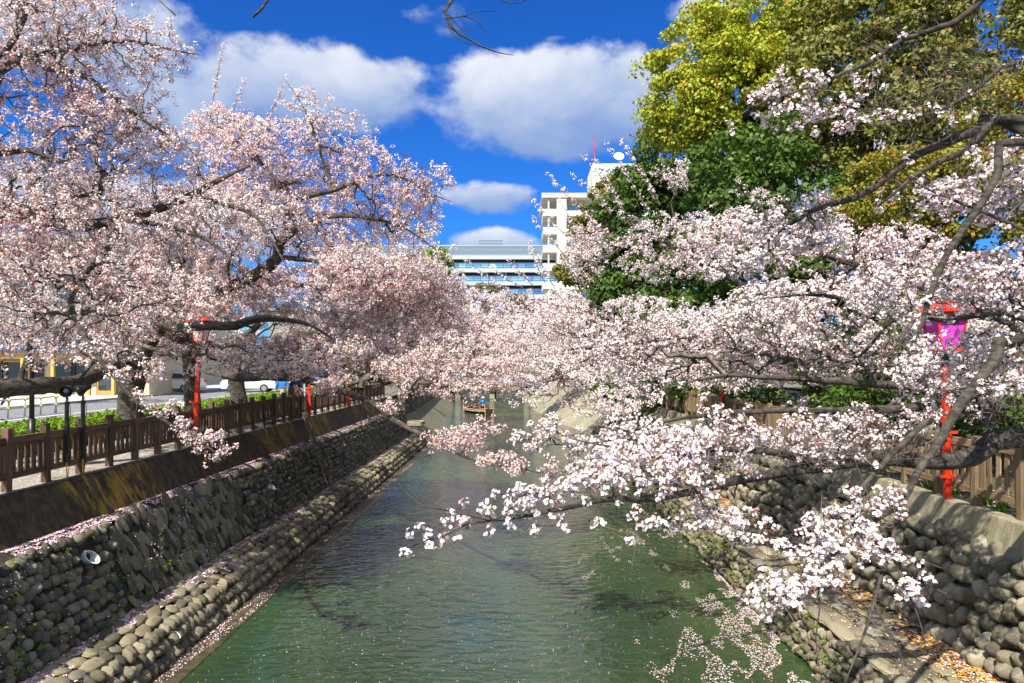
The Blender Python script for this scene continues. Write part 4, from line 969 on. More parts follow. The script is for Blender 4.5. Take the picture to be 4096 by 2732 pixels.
# right bank
cherry('nearest right cherry tree with a bough of white blossoms reaching low over the water', [
    ([(9.6, 9.2, ZR), (9.3, 9.0, 4.2), (8.7, 8.8, 5.6), (8.4, 8.6, 7.0)], [.40, .34, .28, .2]),
    ([(9.1, 8.9, 4.2)] + PP([(4096, 1745, 8.5), (3900, 1830, 8.3), (3740, 1845, 8.1), (3570, 1835, 8), (3350, 1850, 7.7), (3060, 1905, 7.3), (2880, 1935, 7), (2650, 1985, 6.6), (2400, 1995, 6.2), (2134, 2047, 6), (2012, 2069, 5.9), (1907, 2082, 5.8), (1830, 2105, 5.75), (1780, 2130, 5.7), (1700, 2145, 5.7), (1622, 2178, 5.7)]),
        [.20, .125, .11, .10, .085, .065, .05, .042, .034, .026, .018, .015, .012, .010, .008, .006, .003]),
    (PP([(1960, 2078, 5.85), (1796, 2044, 5.8), (1686, 2025, 5.8), (1625, 1981, 5.8), (1586, 1936, 5.8)]), [.012, .009, .007, .005, .003], 0),
    (PP([(1690, 2026, 5.8), (1680, 1985, 5.8), (1690, 1940, 5.8)]), [.005, .004, .002], 0),
    (PP([(3300, 1855, 7.6), (3100, 1810, 7.3), (2850, 1800, 7), (2650, 1830, 6.9), (2480, 1800, 6.8), (2300, 1770, 6.8)]), [.05, .04, .03, .02, .014, .005]),
    (PP([(2134, 2047, 6), (2260, 2080, 6), (2150, 2092, 5.9)]), [.006, .006, .003]),
    ([(8.8, 8.8, 5.3)] + PP([(4093, 1355, 7.6), (3990, 1438, 7.4), (3806, 1661, 7), (3742, 1770, 6.8), (3659, 1897, 6.6), (3595, 2005, 6.4), (3505, 2080, 6.2), (3335, 2230, 6), (3192, 2352, 5.8), (3090, 2425, 5.7)]), [.10, .075, .06, .048, .042, .036, .03, .026, .02, .014, .005]),
    (PP([(3700, 1690, 6.9), (3505, 1876, 6.6), (3335, 2073, 6.3), (3247, 2216, 6), (3179, 2338, 5.8)]), [.03, .025, .018, .013, .006]),
    (PP([(3595, 2015, 6.4), (3566, 2175, 6.2), (3532, 2290, 6), (3498, 2413, 5.8), (3450, 2548, 5.6), (3389, 2725, 5.4)]), [.02, .018, .016, .014, .011, .006], 0),
    (PP([(3500, 2410, 5.8), (3539, 2501, 5.7), (3600, 2623, 5.6), (3661, 2705, 5.5)]), [.009, .008, .006, .003], 0),
    (PP([(3560, 2190, 6.1), (3613, 2338, 5.9), (3654, 2420, 5.8), (3681, 2494, 5.7), (3702, 2576, 5.6)]), [.010, .009, .007, .005, .003], 0),
    (PP([(3270, 2330, 5.9), (3277, 2440, 5.8), (3266, 2560, 5.7), (3300, 2700, 5.6)]), [.007, .006, .005, .003], 0),
    ([(8.4, 8.6, 7.0)] + PP([(4096, 484, 8), (3861, 597, 8), (3692, 685, 8), (3603, 740, 8), (3500, 830, 8.1)]), [.10, .05, .04, .03, .02, .008]),
    ([(8.4, 8.6, 7.0)] + PP([(4020, 490, 8.4), (3918, 524, 8.4), (3773, 573, 8.4), (3676, 621, 8.4), (3563, 702, 8.4), (3410, 798, 8.4), (3240, 847, 8.5), (3152, 911, 8.5), (3039, 992, 8.6), (2926, 1080, 8.7)]), [.11, .075, .07, .06, .05, .042, .035, .028, .022, .015, .006]),
    ([(8.4, 8.6, 7.0)] + PP([(4060, -60, 7.5), (3934, 0, 7.5), (3813, 89, 7.5), (3603, 169, 7.5), (3490, 250, 7.5), (3329, 323, 7.5), (3168, 387, 7.5), (3006, 452, 7.5), (2910, 516, 7.5)]), [.09, .045, .04, .034, .028, .024, .018, .013, .009, .004]),
    (PP([(4150, 230, 7.7), (3998, 274, 7.7), (3877, 379, 7.7), (3692, 468, 7.7), (3571, 492, 7.7), (3400, 440, 7.7)]), [.03, .026, .022, .015, .010, .004]),
    ([(8.6, 8.7, 6.6)] + PP([(4096, 564, 7.2), (3998, 702, 7), (3910, 847, 6.9), (3813, 992, 6.8), (3716, 1194, 6.7), (3690, 1290, 6.7), (3655, 1370, 6.6)]), [.08, .045, .04, .036, .032, .026, .02, .008]),
    (PP([(4120, 930, 7.4), (3934, 847, 7.4), (3797, 790, 7.4), (3676, 726, 7.4), (3500, 560, 7.4)]), [.022, .018, .014, .009, .004]),
    ([(9.0, 8.9, 5.0)] + PP([(4096, 1270, 9), (3978, 1250, 9.2), (3824, 1268, 9.3), (3707, 1256, 9.4), (3560, 1230, 9.5), (3391, 1205, 9.6), (3200, 1183, 9.7), (3050, 1190, 9.8)]), [.10, .07, .06, .055, .05, .04, .03, .02, .008]),
    (PP([(3600, 1240, 9.4), (3520, 1330, 9.4), (3430, 1430, 9.4), (3300, 1470, 9.5), (3200, 1480, 9.5)]), [.028, .024, .02, .015, .006]),
    # bare boughs that arch over and hang in from above
    ([(8.4, 8.6, 7.0), (6.5, 7.6, 9.4), (3.0, 6.6, 10.4), (0.5, 6, 9.7)] + PP([(1815, -20, 6), (1775, 60, 6), (1790, 110, 6), (1850, 150, 6), (1920, 190, 6), (1990, 212, 6), (2055, 220, 6)]), [.14, .10, .06, .035, .016, .014, .012, .009, .007, .005, .002], 0),
    (PP([(1780, 75, 6), (1850, 62, 6.05), (1900, 40, 6.1), (1990, 42, 6.1)]), [.006, .005, .004, .002], 0),
    (PP([(1850, 62, 6.05), (1900, 80, 6.1), (1930, 110, 6.1), (1955, 128, 6.1)]), [.005, .004, .003, .002], 0),
    (PP([(1785, 100, 6), (1820, 150, 5.95), (1850, 178, 5.9), (1875, 182, 5.9)]), [.005, .004, .003, .002], 0),
    (PP([(1800, 60, 6), (1825, 100, 6), (1860, 118, 6), (1880, 112, 6)]), [.005, .004, .003, .002], 0),
    (PP([(1960, -30, 6), (2010, 5, 6), (2070, 20, 6), (2130, 2, 6)]), [.006, .005, .004, .003], 0),
    ], [(3020, 1800, 7.2, 1.25, .7, .27), (2620, 1810, 6.9, .75, .5, .2), (2700, 1900, 6.6, .5, .35, .14, 1.4), (2250, 1985, 6.1, .36, .2, .09, 1.6), (2420, 1930, 6.4, .45, .3, .12, 1.6), (3500, 1750, 7.5, .8, .7, .3), (3380, 2060, 6.4, .28, .3, .17), (3330, 2190, 6, .28, .22, .2, 1.2), (3150, 2390, 5.7, .2, .16, .1, 2.2),
        (3540, 2070, 6.3, .18, .2, .22, 1.5),
        (3900, 1500, 7.8, .9, .8, .55), (3700, 1150, 8, .9, .9, .4, .9), (3500, 820, 8.3, 1.2, .8, .30), (3250, 900, 8.5, .9, .7, .3), (4000, 720, 7.8, .5, .7, .5), (3950, 220, 7.8, .6, .7, .5, .5), (3300, 400, 7.6, .9, .6, .35, .4), (3700, 420, 8, 1.0, .8, .5, .5), (3550, 200, 7.8, .8, .6, .4, .4), (4000, 1700, 8.2, .45, .5, .3), (2880, 2080, 6.8, .55, .4, .12), (4050, 1130, 7.6, .4, .6, .5), (2540, 2120, 6.3, .12, .2, .16, 1.6), (3000, 1050, 8.6, .6, .5, .2)],
    6800, 31, extra=[(3125, 2196, 6, .10, 20), (3277, 2090, 6.1, .10, 16), (3376, 2039, 6.2, .17, 30), (3464, 1999, 6.3, .15, 24), (3545, 2012, 6.3, .19, 34), (3315, 2141, 6, .12, 20), (3287, 2216, 5.9, .19, 44), (3335, 2297, 5.9, .13, 24),
        (3471, 2148, 6.1, .19, 34), (3471, 2209, 6, .15, 24), (3586, 2223, 6, .11, 18), (3063, 2338, 5.7, .13, 32), (3145, 2365, 5.7, .17, 38), (3233, 2352, 5.8, .11, 20), (3063, 2453, 5.6, .08, 15), (3131, 2426, 5.6, .07, 10), (3036, 2406, 5.6, .05, 7), (3647, 2358, 5.8, .16, 36),
        (2948, 2107, 6.5, .2, 22), (3010, 2150, 6.4, .1, 8), (2608, 2094, 6.3, .13, 16), (2560, 2060, 6.3, .1, 10), (2805, 1992, 6.8, .15, 18), (1794, 2099, 5.75, .045, 6), (1690, 2111, 5.7, .03, 4), (1968, 2073, 5.9, .035, 5), (1847, 2012, 5.9, .05, 8), (2030, 1995, 5.95, .065, 12), (1951, 2038, 5.9, .045, 8),
        (2099, 1977, 6, .08, 14), (2180, 1985, 6.1, .1, 16), (2265, 1934, 6.2, .14, 28), (2380, 1900, 6.3, .2, 40), (2400, 2100, 6.2, .06, 6), (2500, 1860, 6.5, .25, 50), (2700, 1800, 6.9, .4, 90), (2950, 1760, 7.2, .5, 110), (3250, 1780, 7.5, .5, 90)], dens=4.2, limbfl=2, nper=8, crad=.045, fsize=.040, real=True, leafy_frac=.36, bare=-.38, mask_lo=-.5, tipr=.0020, rthr=.007, redcol=(0.36, 0.07, 0.06), white=(0.93, 0.88, 0.90), pinkish=(0.90, 0.76, 0.81))
cherry('white-blossomed cherry tree behind the magenta lantern on the right bank', [
    ([(10.4, 15.2, ZR), (10.2, 15, 4.6), (9.4, 14.8, 6.0)], [.33, .28, .2]),
    ([(9.8, 14.9, 5.3)] + PP([(3700, 1540, 13.5), (3455, 1534, 13), (3308, 1521, 12.8), (3100, 1505, 12.6), (2850, 1500, 12.5), (2620, 1560, 12.3)]), [.12, .09, .075, .065, .05, .03, .01]),
    ([(9.4, 14.8, 6.0)] + PP([(3700, 1150, 14.5), (3400, 1050, 14.4), (3150, 960, 14.3), (2900, 880, 14.2)]), [.14, .10, .07, .04, .015]),
    ([(9.8, 14.9, 5.0)] + PP([(3720, 1620, 13.6), (3400, 1640, 13), (3050, 1640, 12.6), (2750, 1660, 12.3), (2500, 1720, 12)]), [.11, .09, .07, .055, .035, .01]),
    ], [(3200, 1330, 13.8, 2.2, 1.9, 1.1), (2750, 1520, 13.4, 1.7, 1.6, .55), (3750, 1480, 14.2, 1.4, 1.6, .9), (3080, 960, 14.4, 1.9, 1.7, .6, .55), (2600, 1700, 12.4, 1.0, 1.1, .3), (2330, 1790, 12, .75, .8, .22), (3500, 1050, 14.4, 1.5, 1.6, .8, .7), (2500, 1380, 14, 1.1, 1.2, .5, .6), (3200, 1640, 13, 1.6, 1.2, .35), (2950, 1690, 12.6, 1.2, 1.0, .2), (2700, 1600, 12.6, 1.2, 1.0, .4), (3500, 1700, 13, 1.4, 1.0, .4), (2280, 1700, 12.4, .7, .7, .2), (3850, 1300, 14, 1.2, 1.4, .8)],
    8200, 32, extra=[(2150, 1775, 12.2, .35, 36), (2300, 1765, 12.3, .4, 50), (2450, 1760, 12.4, .4, 50), (2050, 1750, 12.2, .2, 16), (2200, 1700, 12.4, .3, 30)], dens=6.0, limbfl=2, nper=8, crad=.06, fsize=.052, leafy_frac=.30, bare=-.42, mask_lo=-.45, redcol=(0.36, 0.08, 0.06), **PALE)
cherry('right bank cherry tree with upright sprays against the white apartment tower', [
    ([(10.2, 23.5, ZR), (10, 23.3, 4.8), (9.0, 23, 6.2)], [.36, .30, .22]),
    ([(9.0, 23, 6.2)] + PP([(2980, 1150, 23), (2800, 1050, 23), (2600, 930, 23), (2450, 830, 23)]), [.17, .12, .09, .05, .015]),
    ([(9.6, 23.2, 5.4)] + PP([(2950, 1380, 22.5), (2700, 1350, 22), (2450, 1400, 21.6), (2250, 1480, 21)]), [.15, .12, .09, .05, .015]),
    ([(9.0, 23, 6.2)] + PP([(3120, 960, 23.3), (3050, 840, 23.4), (2950, 720, 23.5)]), [.15, .10, .06, .015]),
    ], [(2740, 1000, 23, 2.5, 2.2, 1.25, .42), (2560, 1300, 22.2, 2.4, 2.2, 1.0, .5), (2350, 1020, 23.5, .9, 1.4, 1.1, .8), (2700, 1480, 21, 2.6, 1.8, .6, .9), (2280, 1480, 21, 1.4, 1.6, .6), (3050, 820, 23.2, 1.9, 1.8, .75, .5), (2950, 1450, 22, 2.2, 1.9, 1.0), (2250, 1250, 23, 1.1, 1.4, .9), (2150, 1600, 19, .9, 1.0, .3, 1.0), (2400, 1600, 20, 1.6, 1.2, .5), (2160, 1500, 21, 1.1, 1.2, .4, 2.5), (2080, 1545, 20, .7, .8, .13, 4), (2700, 700, 23.4, .9, .9, .5, .5)],
    6000, 33, extra=[(2120, 1540, 19, .6, 70), (2180, 1500, 20, .6, 50)], tri=True, dens=4.8, limbfl=2, nper=8, crad=.09, fsize=.070, leafy_frac=.26, bare=-.2, mask_lo=-.15,
    shoots=[(P(a, b, 23), P(c, d, 23), .03) for a, b, c, d in ((2520, 900, 2318, 600), (2460, 960, 2190, 695), (2600, 860, 2425, 570), (2640, 820, 2490, 575), (2700, 780, 2640, 620), (2380, 1060, 2136, 805), (2340, 1150, 2130, 870), (2330, 980, 2240, 800), (2440, 850, 2290, 700), (2500, 850, 2380, 640), (2280, 1250, 2120, 965))], **PALE)
simple('right bank cherry tree whose sprays reach in front of the blue-windowed office', 10.2, 34, ZR, [(2260, 1270, 33, 1.9, 2.3, 1.3), (2520, 1450, 32, 3.4, 2.6, 1.0), (2130, 1200, 33, 1.8, 1.8, .7), (2080, 1330, 31, 1.8, 2, .9), (2250, 1400, 31, 2.0, 2, .9), (2180, 1500, 30, 2.0, 1.6, .7), (2080, 1530, 30, 1.4, 1.2, .4), (2800, 1350, 33, 3, 2.5, 1.6)], 3600, 34, lean=-1.0, fsize=.09,
    shoots=[(P(a, b, 33), P(c, d, 33), .03) for a, b, c, d in ((2060, 1180, 1868, 1045), (2090, 1150, 1960, 1065), (2130, 1140, 2035, 1035), (2180, 1130, 2120, 990))], **{**far, 'dens': 3.0, 'bare': -.6}, **PALE)
simple('cherry tree far along the right bank behind the concrete ramp', 10, 47, ZR, [(2230, 1330, 46, 2.8, 2.8, 1.9), (2400, 1440, 45, 4, 3, 1.7), (2120, 1430, 43, 2.4, 2.4, 1.2), (2100, 1510, 44, 2.4, 2, .8)], 2200, 35, fsize=.12, **far, **PALE)
simple('pale cherry tree on the right bank just before the road bridge', 9, 70, ZR, [(2170, 1310, 66, 3.4, 3, 2.5), (2280, 1420, 66, 4, 3, 2.2), (2090, 1400, 66, 2.6, 3, 1.8)], 1700, 36, fsize=.17, **far, **PALE)
simple('farthest cherry tree beyond the road bridge, right of the vanishing canal', 8, 124, ZR, [(2150, 1330, 122, 7, 4, 4), (2350, 1330, 124, 8, 4, 5)], 1500, 37, fsize=.30, tri=True, dens=2.72, nper=8, crad=.3, leafy_frac=.2, tipr=.008, rthr=.05, **PALE)
simple('low street-side cherry tree beyond the left road, behind the slanting grey trunk', -21.5, 38, ZL, [(450, 1150, 36, 4.0, 2.5, 2.2), (800, 1250, 36, 4.0, 2.5, 2.0), (150, 1200, 35, 3.5, 2.5, 1.8)], 2000, 38, tr=.2, fsize=.12, **{**far, 'bare': -.3}, **PALE)


# ------------------------------------------------------------------ evergreen trees
def evergreen(name, label, cat, trunk, ells, nclump, nleaf, seed, cols, leaf=0.16, clump=0.9, group=None, aspect=1.3):
    r = np.random.RandomState(seed)
    pts, rad = trunk; pp, rr_ = catmull(pts, rad, 0.5); b0 = pp[0]
    root = empty(name, tuple(b0), label, cat, group)
    inpl(link('trunk', limb_mesh('trunk', pp, rr_, 10, seed), M['bark']), root)
    # clumps near the skin of the crown volumes
    vol = np.array([e[3] * e[4] * e[5] for e in ells]); pr = vol ** .67; pr /= pr.sum()
    k = r.choice(len(ells), nclump, p=pr)
    E = np.array([P(e[0], e[1], e[2])[:] + (e[3], e[4], e[5]) for e in ells])
    u = r.normal(size=(nclump, 3)); u[:, 1] -= 0.35; u /= np.linalg.norm(u, axis=1, keepdims=True)
    cpos = E[k, :3] + u * E[k, 3:6] * r.uniform(.70, 1.0, (nclump, 1))
    crad = clump * r.uniform(.6, 1.3, nclump)
    # limbs to a sample of clumps
    nl = min(60, nclump); tgt = cpos[:nl]; org = pp[r.randint(len(pp) // 2, len(pp), nl)]
    mid = (org + tgt) / 2 + r.normal(0, .4, (nl, 3))
    V, Fq = prisms(np.concatenate([org, mid]), np.concatenate([mid, tgt]), np.r_[np.full(nl, .10), np.full(nl, .06)], np.r_[np.full(nl, .06), np.full(nl, .02)], 5)
    inpl(link('limbs', npmesh('limbs', V, Fq, True), M['bark']), root)
    kk = r.randint(0, nclump, nleaf)
    v = r.normal(size=(nleaf, 3)); v[:, 2] += .35; v /= np.linalg.norm(v, axis=1, keepdims=True)
    pos = cpos[kk] + v * (crad[kk] * r.uniform(.55, 1.05, nleaf))[:, None] * np.array([1.1, 1.1, .72])
    N = v + r.normal(0, .55, (nleaf, 3))
    ct = r.rand(nclump)[kk] * 0.6 + r.rand(nleaf) * 0.4
    c0, c1, c2, f2 = cols
    col = np.array(c0)[None] * (1 - ct[:, None]) + np.array(c1)[None] * ct[:, None]
    m2 = (r.rand(nleaf) < f2)[:, None]; col = np.where(m2, np.array(c2)[None] * r.uniform(.7, 1.2, (nleaf, 1)), col)
    V, Fq = quads(pos, N, leaf * r.uniform(.7, 1.3, (nleaf, 1)), r, aspect)
    stuff(inpl(link('crown', npmesh('crown', V, Fq, False, col=np.clip(col, 0, .9)), M['leaf']), root)); TRI[0] += nleaf * 2
    return root
CAMPHOR = ((0.30, 0.36, 0.02), (0.42, 0.46, 0.035), (0.50, 0.20, 0.02), .07)
DARK = ((0.035, 0.085, 0.012), (0.09, 0.17, 0.02), (0.16, 0.20, 0.03), .10)
OLIVE = ((0.13, 0.16, 0.03), (0.24, 0.24, 0.045), (0.30, 0.16, 0.03), .10)
RUST = ((0.16, 0.17, 0.02), (0.30, 0.28, 0.03), (0.36, 0.17, 0.02), .12)
evergreen('camphor_tree', 'tall bright yellow-green camphor tree at the upper right against the sky', 'tree', ([(17, 46, ZR), (16.5, 45, 9), (15, 44, 16), (14, 44, 21)], [.6, .5, .35, .15]),
    [(2840, 330, 42, 4.2, 4, 4.6), (2760, 440, 41, 2.7, 3, 2.6), (3060, 130, 44, 5, 4.5, 4.6), (3000, 420, 41, 4, 3.5, 3), (3400, -60, 44, 5, 4, 4)], 360, 64000, 41, CAMPHOR, leaf=.18, clump=.85)
evergreen('evergreen_oak', 'olive green tree behind the bare cherry twigs at the top right', 'tree', ([(22, 42, ZR), (21, 41, 9), (20, 40, 16)], [.6, .5, .2]),
    [(3250, 430, 38, 3.6, 3, 3.8), (3500, 200, 39, 5, 4, 4.6), (3850, 250, 37, 5, 4, 5.5), (3650, 500, 37, 5, 4, 4), (3500, 350, 42, 7, 3, 6)], 330, 52000, 42, OLIVE, leaf=.22, clump=1.0)
evergreen('evergreen_tree', 'dark green tree beside the white apartment tower, rising behind the middle cherry', 'tree', ([(12.5, 55, ZR), (12, 54, 9), (11, 53, 16)], [.5, .4, .15]),
    [(2570, 880, 52, 3.4, 3, 4.4), (2470, 1120, 52, 3.2, 3, 4.0), (2700, 640, 51, 2.7, 3, 3.2), (2860, 900, 50, 4.6, 3.4, 5)], 260, 46000, 43, DARK, leaf=.24, clump=1.05)
evergreen('evergreen_tree', 'dark evergreen mass filling the gap under the camphor tree behind the blossoms', 'tree', ([(15, 35, ZR), (14.5, 35, 8), (14, 34, 12)], [.5, .4, .15]),
    [(3000, 700, 36, 3.6, 3, 2.6), (3000, 1050, 34, 4.0, 3, 3.6), (3400, 1000, 34, 4.5, 3, 4), (2750, 1250, 36, 3.2, 3, 2.6), (3420, 1330, 33, 4.5, 2.5, 2.2)], 240, 40000, 44, DARK, leaf=.21, clump=.9)
evergreen('evergreen_tree', 'rusty olive leaved tree at the right edge above the magenta lantern', 'tree', ([(17, 27, ZR), (16.5, 27, 7), (16, 26, 11)], [.4, .3, .12]),
    [(3560, 800, 26, 2.6, 2.4, 1.8), (3900, 800, 25, 3, 2.4, 2.2), (4150, 500, 25, 3, 2.4, 2.4), (3900, 1150, 25, 3.2, 2.4, 1.6)], 200, 42000, 45, RUST, leaf=.12, clump=.6)
evergreen('evergreen_shrub', 'deep green undergrowth shrub behind the right fence and lantern', 'shrub', ([(13.5, 20, ZR), (13.5, 20, 4.5), (13.5, 20, 5.4)], [.15, .12, .05]),
    [(3900, 1450, 19, 2.4, 1.6, 1.4), (3500, 1500, 21, 2.8, 1.8, 1.6), (3100, 1500, 25, 3.0, 2, 2.2), (4150, 1600, 17, 2, 1.4, 1.1), (3950, 1700, 15, 1.6, .8, .6), (3600, 1640, 18, 2.0, .8, .7), (3350, 1620, 21, 2, .8, .7), (4250, 1750, 13, 1.2, .7, .6)], 170, 32000, 46, DARK, leaf=.12, clump=.55)
evergreen('evergreen_shrub', 'dark shrub overhanging the far right bank behind the blossoms, right of the boat', 'shrub', ([(8.8, 40, ZR), (8.5, 39.5, 5), (8.2, 39, 6)], [.15, .12, .05]),
    [(2480, 1540, 40, 1.8, 1.5, 1.3), (2650, 1500, 38, 3, 2, 2), (2850, 1520, 33, 2.5, 2, 1.6)], 90, 18000, 47, DARK, leaf=.15, clump=.6)
evergreen('young_maple', 'small bright green tree beside the office building, left of the canal gap', 'tree', ([(-11, 88, ZL), (-11, 88, 9), (-10.6, 88, 13)], [.2, .15, .06]),
    [(1745, 1070, 86, 1.7, 1.5, 2.4), (1690, 1150, 86, 2.2, 2, 2.2), (1800, 1120, 86, 1.2, 1.2, 1.4)], 50, 9000, 48, ((0.14, 0.25, 0.02), (0.30, 0.42, 0.04), (0.2, 0.3, 0.03), .1), leaf=.3, clump=.8)
evergreen('bare_tree', 'thin grey-brown budding tree in front of the lowest office windows', 'tree', ([(-4.5, 116, ZR), (-4.5, 116, 9), (-4.3, 116, 13)], [.2, .15, .05]),
    [(1950, 1190, 116, 3, 2, 2.6), (2080, 1220, 116, 3, 2, 2)], 60, 4500, 49, ((0.16, 0.14, 0.09), (0.24, 0.21, 0.12), (0.2, 0.2, 0.08), .1), leaf=.25, clump=1.0, aspect=2)
evergreen('evergreen_tree', 'olive tree between the apartment tower and the dark evergreen', 'tree', ([(9, 72, ZR), (9, 72, 12), (9, 72, 20)], [.4, .3, .1]),
    [(2400, 840, 72, 2.0, 2, 2.6), (2330, 960, 72, 2.0, 2, 2.2), (2500, 760, 73, 2.2, 2, 2.6), (2300, 1080, 72, 2.0, 2, 2.0)], 90, 14000, 50, OLIVE, leaf=.25, clump=.8)
# clipped hedge
hr = empty('hedge', (-12.6, 22, ZL), 'bright green clipped hedge between the left fence path and the road', 'hedge')
r = np.random.RandomState(5)
nh = 60000
yy = 9 + 38 * r.rand(nh) ** 1.3
xx = r.uniform(-13.5, -11.75, nh); zz = r.uniform(0, .62, nh)
side_ = r.rand(nh)
zz = np.where(side_ < .62, .58 + .05 * np.sin(xx * 9) * np.sin(yy * 7) + r.normal(0, .035, nh), zz)
xx = np.where(side_ >= .62, np.where(side_ < .93, -11.75, -13.5) + r.normal(0, .05, nh), xx)
gap = np.minimum(np.abs(yy - 20.5), np.minimum(np.abs(yy - 24), np.abs(yy - 27.8))) > .45
pos = np.stack([xx, yy, zz + ZL], 1)[gap]
N = r.normal(0, .6, pos.shape) + np.where(side_ < .62, 0, 1)[gap][:, None] * np.array([1.2, 0, 0]) + np.array([0, 0, .7])
V, Fq = quads(pos, N, .065 * r.uniform(.7, 1.4, (len(pos), 1)), r, 1.3)
c = vary((0.14, 0.26, 0.015), len(pos), r, .4); c = np.where((r.rand(len(pos)) < .3)[:, None], vary((0.26, 0.40, 0.03), len(pos), r, .2), c)
stuff(inpl(link('leaves', npmesh('leaves', V, Fq, False, col=c), M['leaf']), hr)); TRI[0] += len(Fq) * 2
p = MB(); p.box(-13.42, -11.83, 8, 48, ZL, ZL + .5); inpl(p.build('branches', M['soil']), hr)

# ------------------------------------------------------------------ buildings
# office block with blue glass bands
YB = 200.0
ob_ = empty('office_building', (-12, YB, ZR), 'wide office building with blue window bands and grey louvred top floor beyond the canal', 'building')
def bx(name, m, x0, x1, y0, y1, z0, z1, parent, bevel=0.0):
    q = MB(); q.box(x0, x1, y0, y1, z0, z1); return inpl(q.build(name, m, bevel=bevel), parent)
zt = lambda sy, Y: CAMZ - (sy - VY) / F * Y
xt = lambda sx, Y: (sx - VX) / F * Y
XA, XB = -62.0, 34.0
roofz = zt(978, YB); fz1, fz0 = zt(1022, YB), zt(1038, YB)
bx('core', M['paleconc'], XA + .5, XB - .5, YB + 3, YB + 30, ZR, roofz - .3, ob_)
bx('louvre_wall', M['greypanel'], XA, XB, YB + .6, YB + 2.99, fz1 + .01, roofz, ob_)
for i in range(8):
    z = fz1 + .35 + i * (roofz - fz1 - .4) / 8; bx('louvre', M['greypanel'], XA, XB, YB + .42, YB + .58, z, z + .16, ob_)
for k, (s0, s1, s2, s3) in enumerate([(1022 + 52 * i, 1038 + 52 * i, 1055 + 52 * i, 1074 + 52 * i) for i in range(7)]):
    z0, z1, z2, z3 = zt(s0, YB), zt(s1, YB), zt(s2, YB), zt(s3, YB)
    bx('fascia', M['paleconc'], XA, XB, YB - .6, YB + 1.2, z1, z0, ob_, .03)
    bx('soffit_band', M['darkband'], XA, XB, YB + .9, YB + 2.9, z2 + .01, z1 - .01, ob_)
    n = 44
    for i in range(n):
        if k > 2: break
        x0 = XA + i * (XB - XA) / n; bx('window_pane', M['glass'], x0 + .05, x0 + (XB - XA) / n - .05, YB - .1, YB + .0, z3 + .25, z2, ob_)
    if k > 2: bx('window_band', M['glass'], XA, XB, YB - .1, YB + .0, z3 + .25, z2, ob_)
    bx('sill_band', M['paleconc'], XA, XB, YB + .4, YB + 1.3, z3 + .01, z3 + .24, ob_)
    q = MB(); q.tube([(XA, YB - .5, z3 + 1.5), (XB, YB - .5, z3 + 1.5)], .05); inpl(q.build('handrail', M['greypanel']), ob_)
px0, px1, pz0, pz1 = xt(1912, YB), xt(2008, YB), roofz + .01, zt(951, YB)
bx('plant_room', M['greypanel'], px0, px1, YB + 4, YB + 12, pz0, pz1, ob_)
for i in range(6): z = pz0 + .3 + i * .42; bx('louvre', M['greypanel'], px0 - .1, px1 + .1, YB + 3.85, YB + 3.98, z, z + .14, ob_)
for sx in (2000, 2128):
    q = MB(); q.cyl((xt(sx, YB), YB + 6, roofz), (xt(sx, YB), YB + 6, roofz + 4.4), .06, .03, 6); inpl(q.build('antenna', M['greywall']), ob_)
# white apartment tower
YT = 126.0
tw = empty('apartment_tower', (13, YT, ZR), 'white apartment tower with recessed balconies, rooftop sign and red mast behind the right cherries', 'building')
TX0, TX1 = xt(2172, YT), 30.0; TZ = zt(779, YT); fl = 3.5
bx('core', M['whitewall'], TX0 + 3.4, TX1, YT + 2.0, YT + 18, ZR, TZ - .02, tw)
bx('roof_slab', M['whitewall'], TX0 - .25, TX1 + .2, YT - .5, YT + 18.2, TZ - .62, TZ, tw, .04)
bx('roof_edge', M['cream'], TX0 - .3, TX1 + .2, YT - .56, YT - .01, TZ + .01, TZ + .22, tw)
z = TZ - .64; wall_x = xt(2230, YT)
kf = 0
while z > ZR + 3:
    zf = z - 3.35 * 1.0 - .0
    # corner pier, parapets, recess back, windows
    bx('corner_pier', M['whitewall'], TX0 + 2.55, TX0 + 4.3, YT - .3, YT + 2.4, zf, z, tw)
    bx('corner_post', M['whitewall'], TX0 + .9, TX0 + 1.15, YT - .05, YT + .2, zf + 1.32, z, tw)
    bx('balcony_parapet', M['whitewall'], TX0, TX0 + 2.54, YT - .34, YT - .1, zf, zf + 1.30, tw)
    bx('balcony_parapet', M['whitewall'], TX0, TX0 + .18, YT - .09, YT + 9, zf, zf + 1.30, tw)
    bx('balcony_slab', M['whitewall'], TX0 + .19, TX0 + 3.3, YT - .09, YT + 9, zf + .01, zf + .2, tw)
    bx('side_wall', M['cream'], TX0 + 2.9, TX0 + 3.3, YT + 2.41, YT + 12, zf + .21, z, tw)
    bx('balcony_parapet', M['whitewall'], TX0 + 4.31, TX1, YT - .36, YT - .12, zf, zf + 1.0, tw)
    bx('balcony_slab', M['whitewall'], TX0 + 4.31, TX1, YT - .11, YT + 1.9, zf + .01, zf + .2, tw)
    for i in range(3):
        x = TX0 + 4.7 + i * 7; bx('window_frame', M['steel'], x, x + 3.3, YT + 1.85, YT + 1.98, zf + .95, zf + 2.5, tw)
        for j in range(2): bx('window_pane', M['glass'], x + .08 + j * 1.6, x + 1.62 + j * 1.6, YT + 1.78, YT + 1.84, zf + 1.02, zf + 2.42, tw)
        bx('railing_panel', M['glassdark'], x + 3.7, x + 7.0, YT - .42, YT - .37, zf + .2, zf + .9, tw)
    bx('side_window', M['glassdark'], TX0 + 2.85, TX0 + 2.89, YT + 3.5, YT + 6, zf + .9, zf + 2.4, tw)
    z = zf; kf += 1
PX0 = xt(2370, YT + 4); ph1 = zt(654, YT + 4)
bx('penthouse', M['whitewall'], PX0, PX0 + 10.5, YT + 4, YT + 14, TZ + .01, ph1, tw, .03)
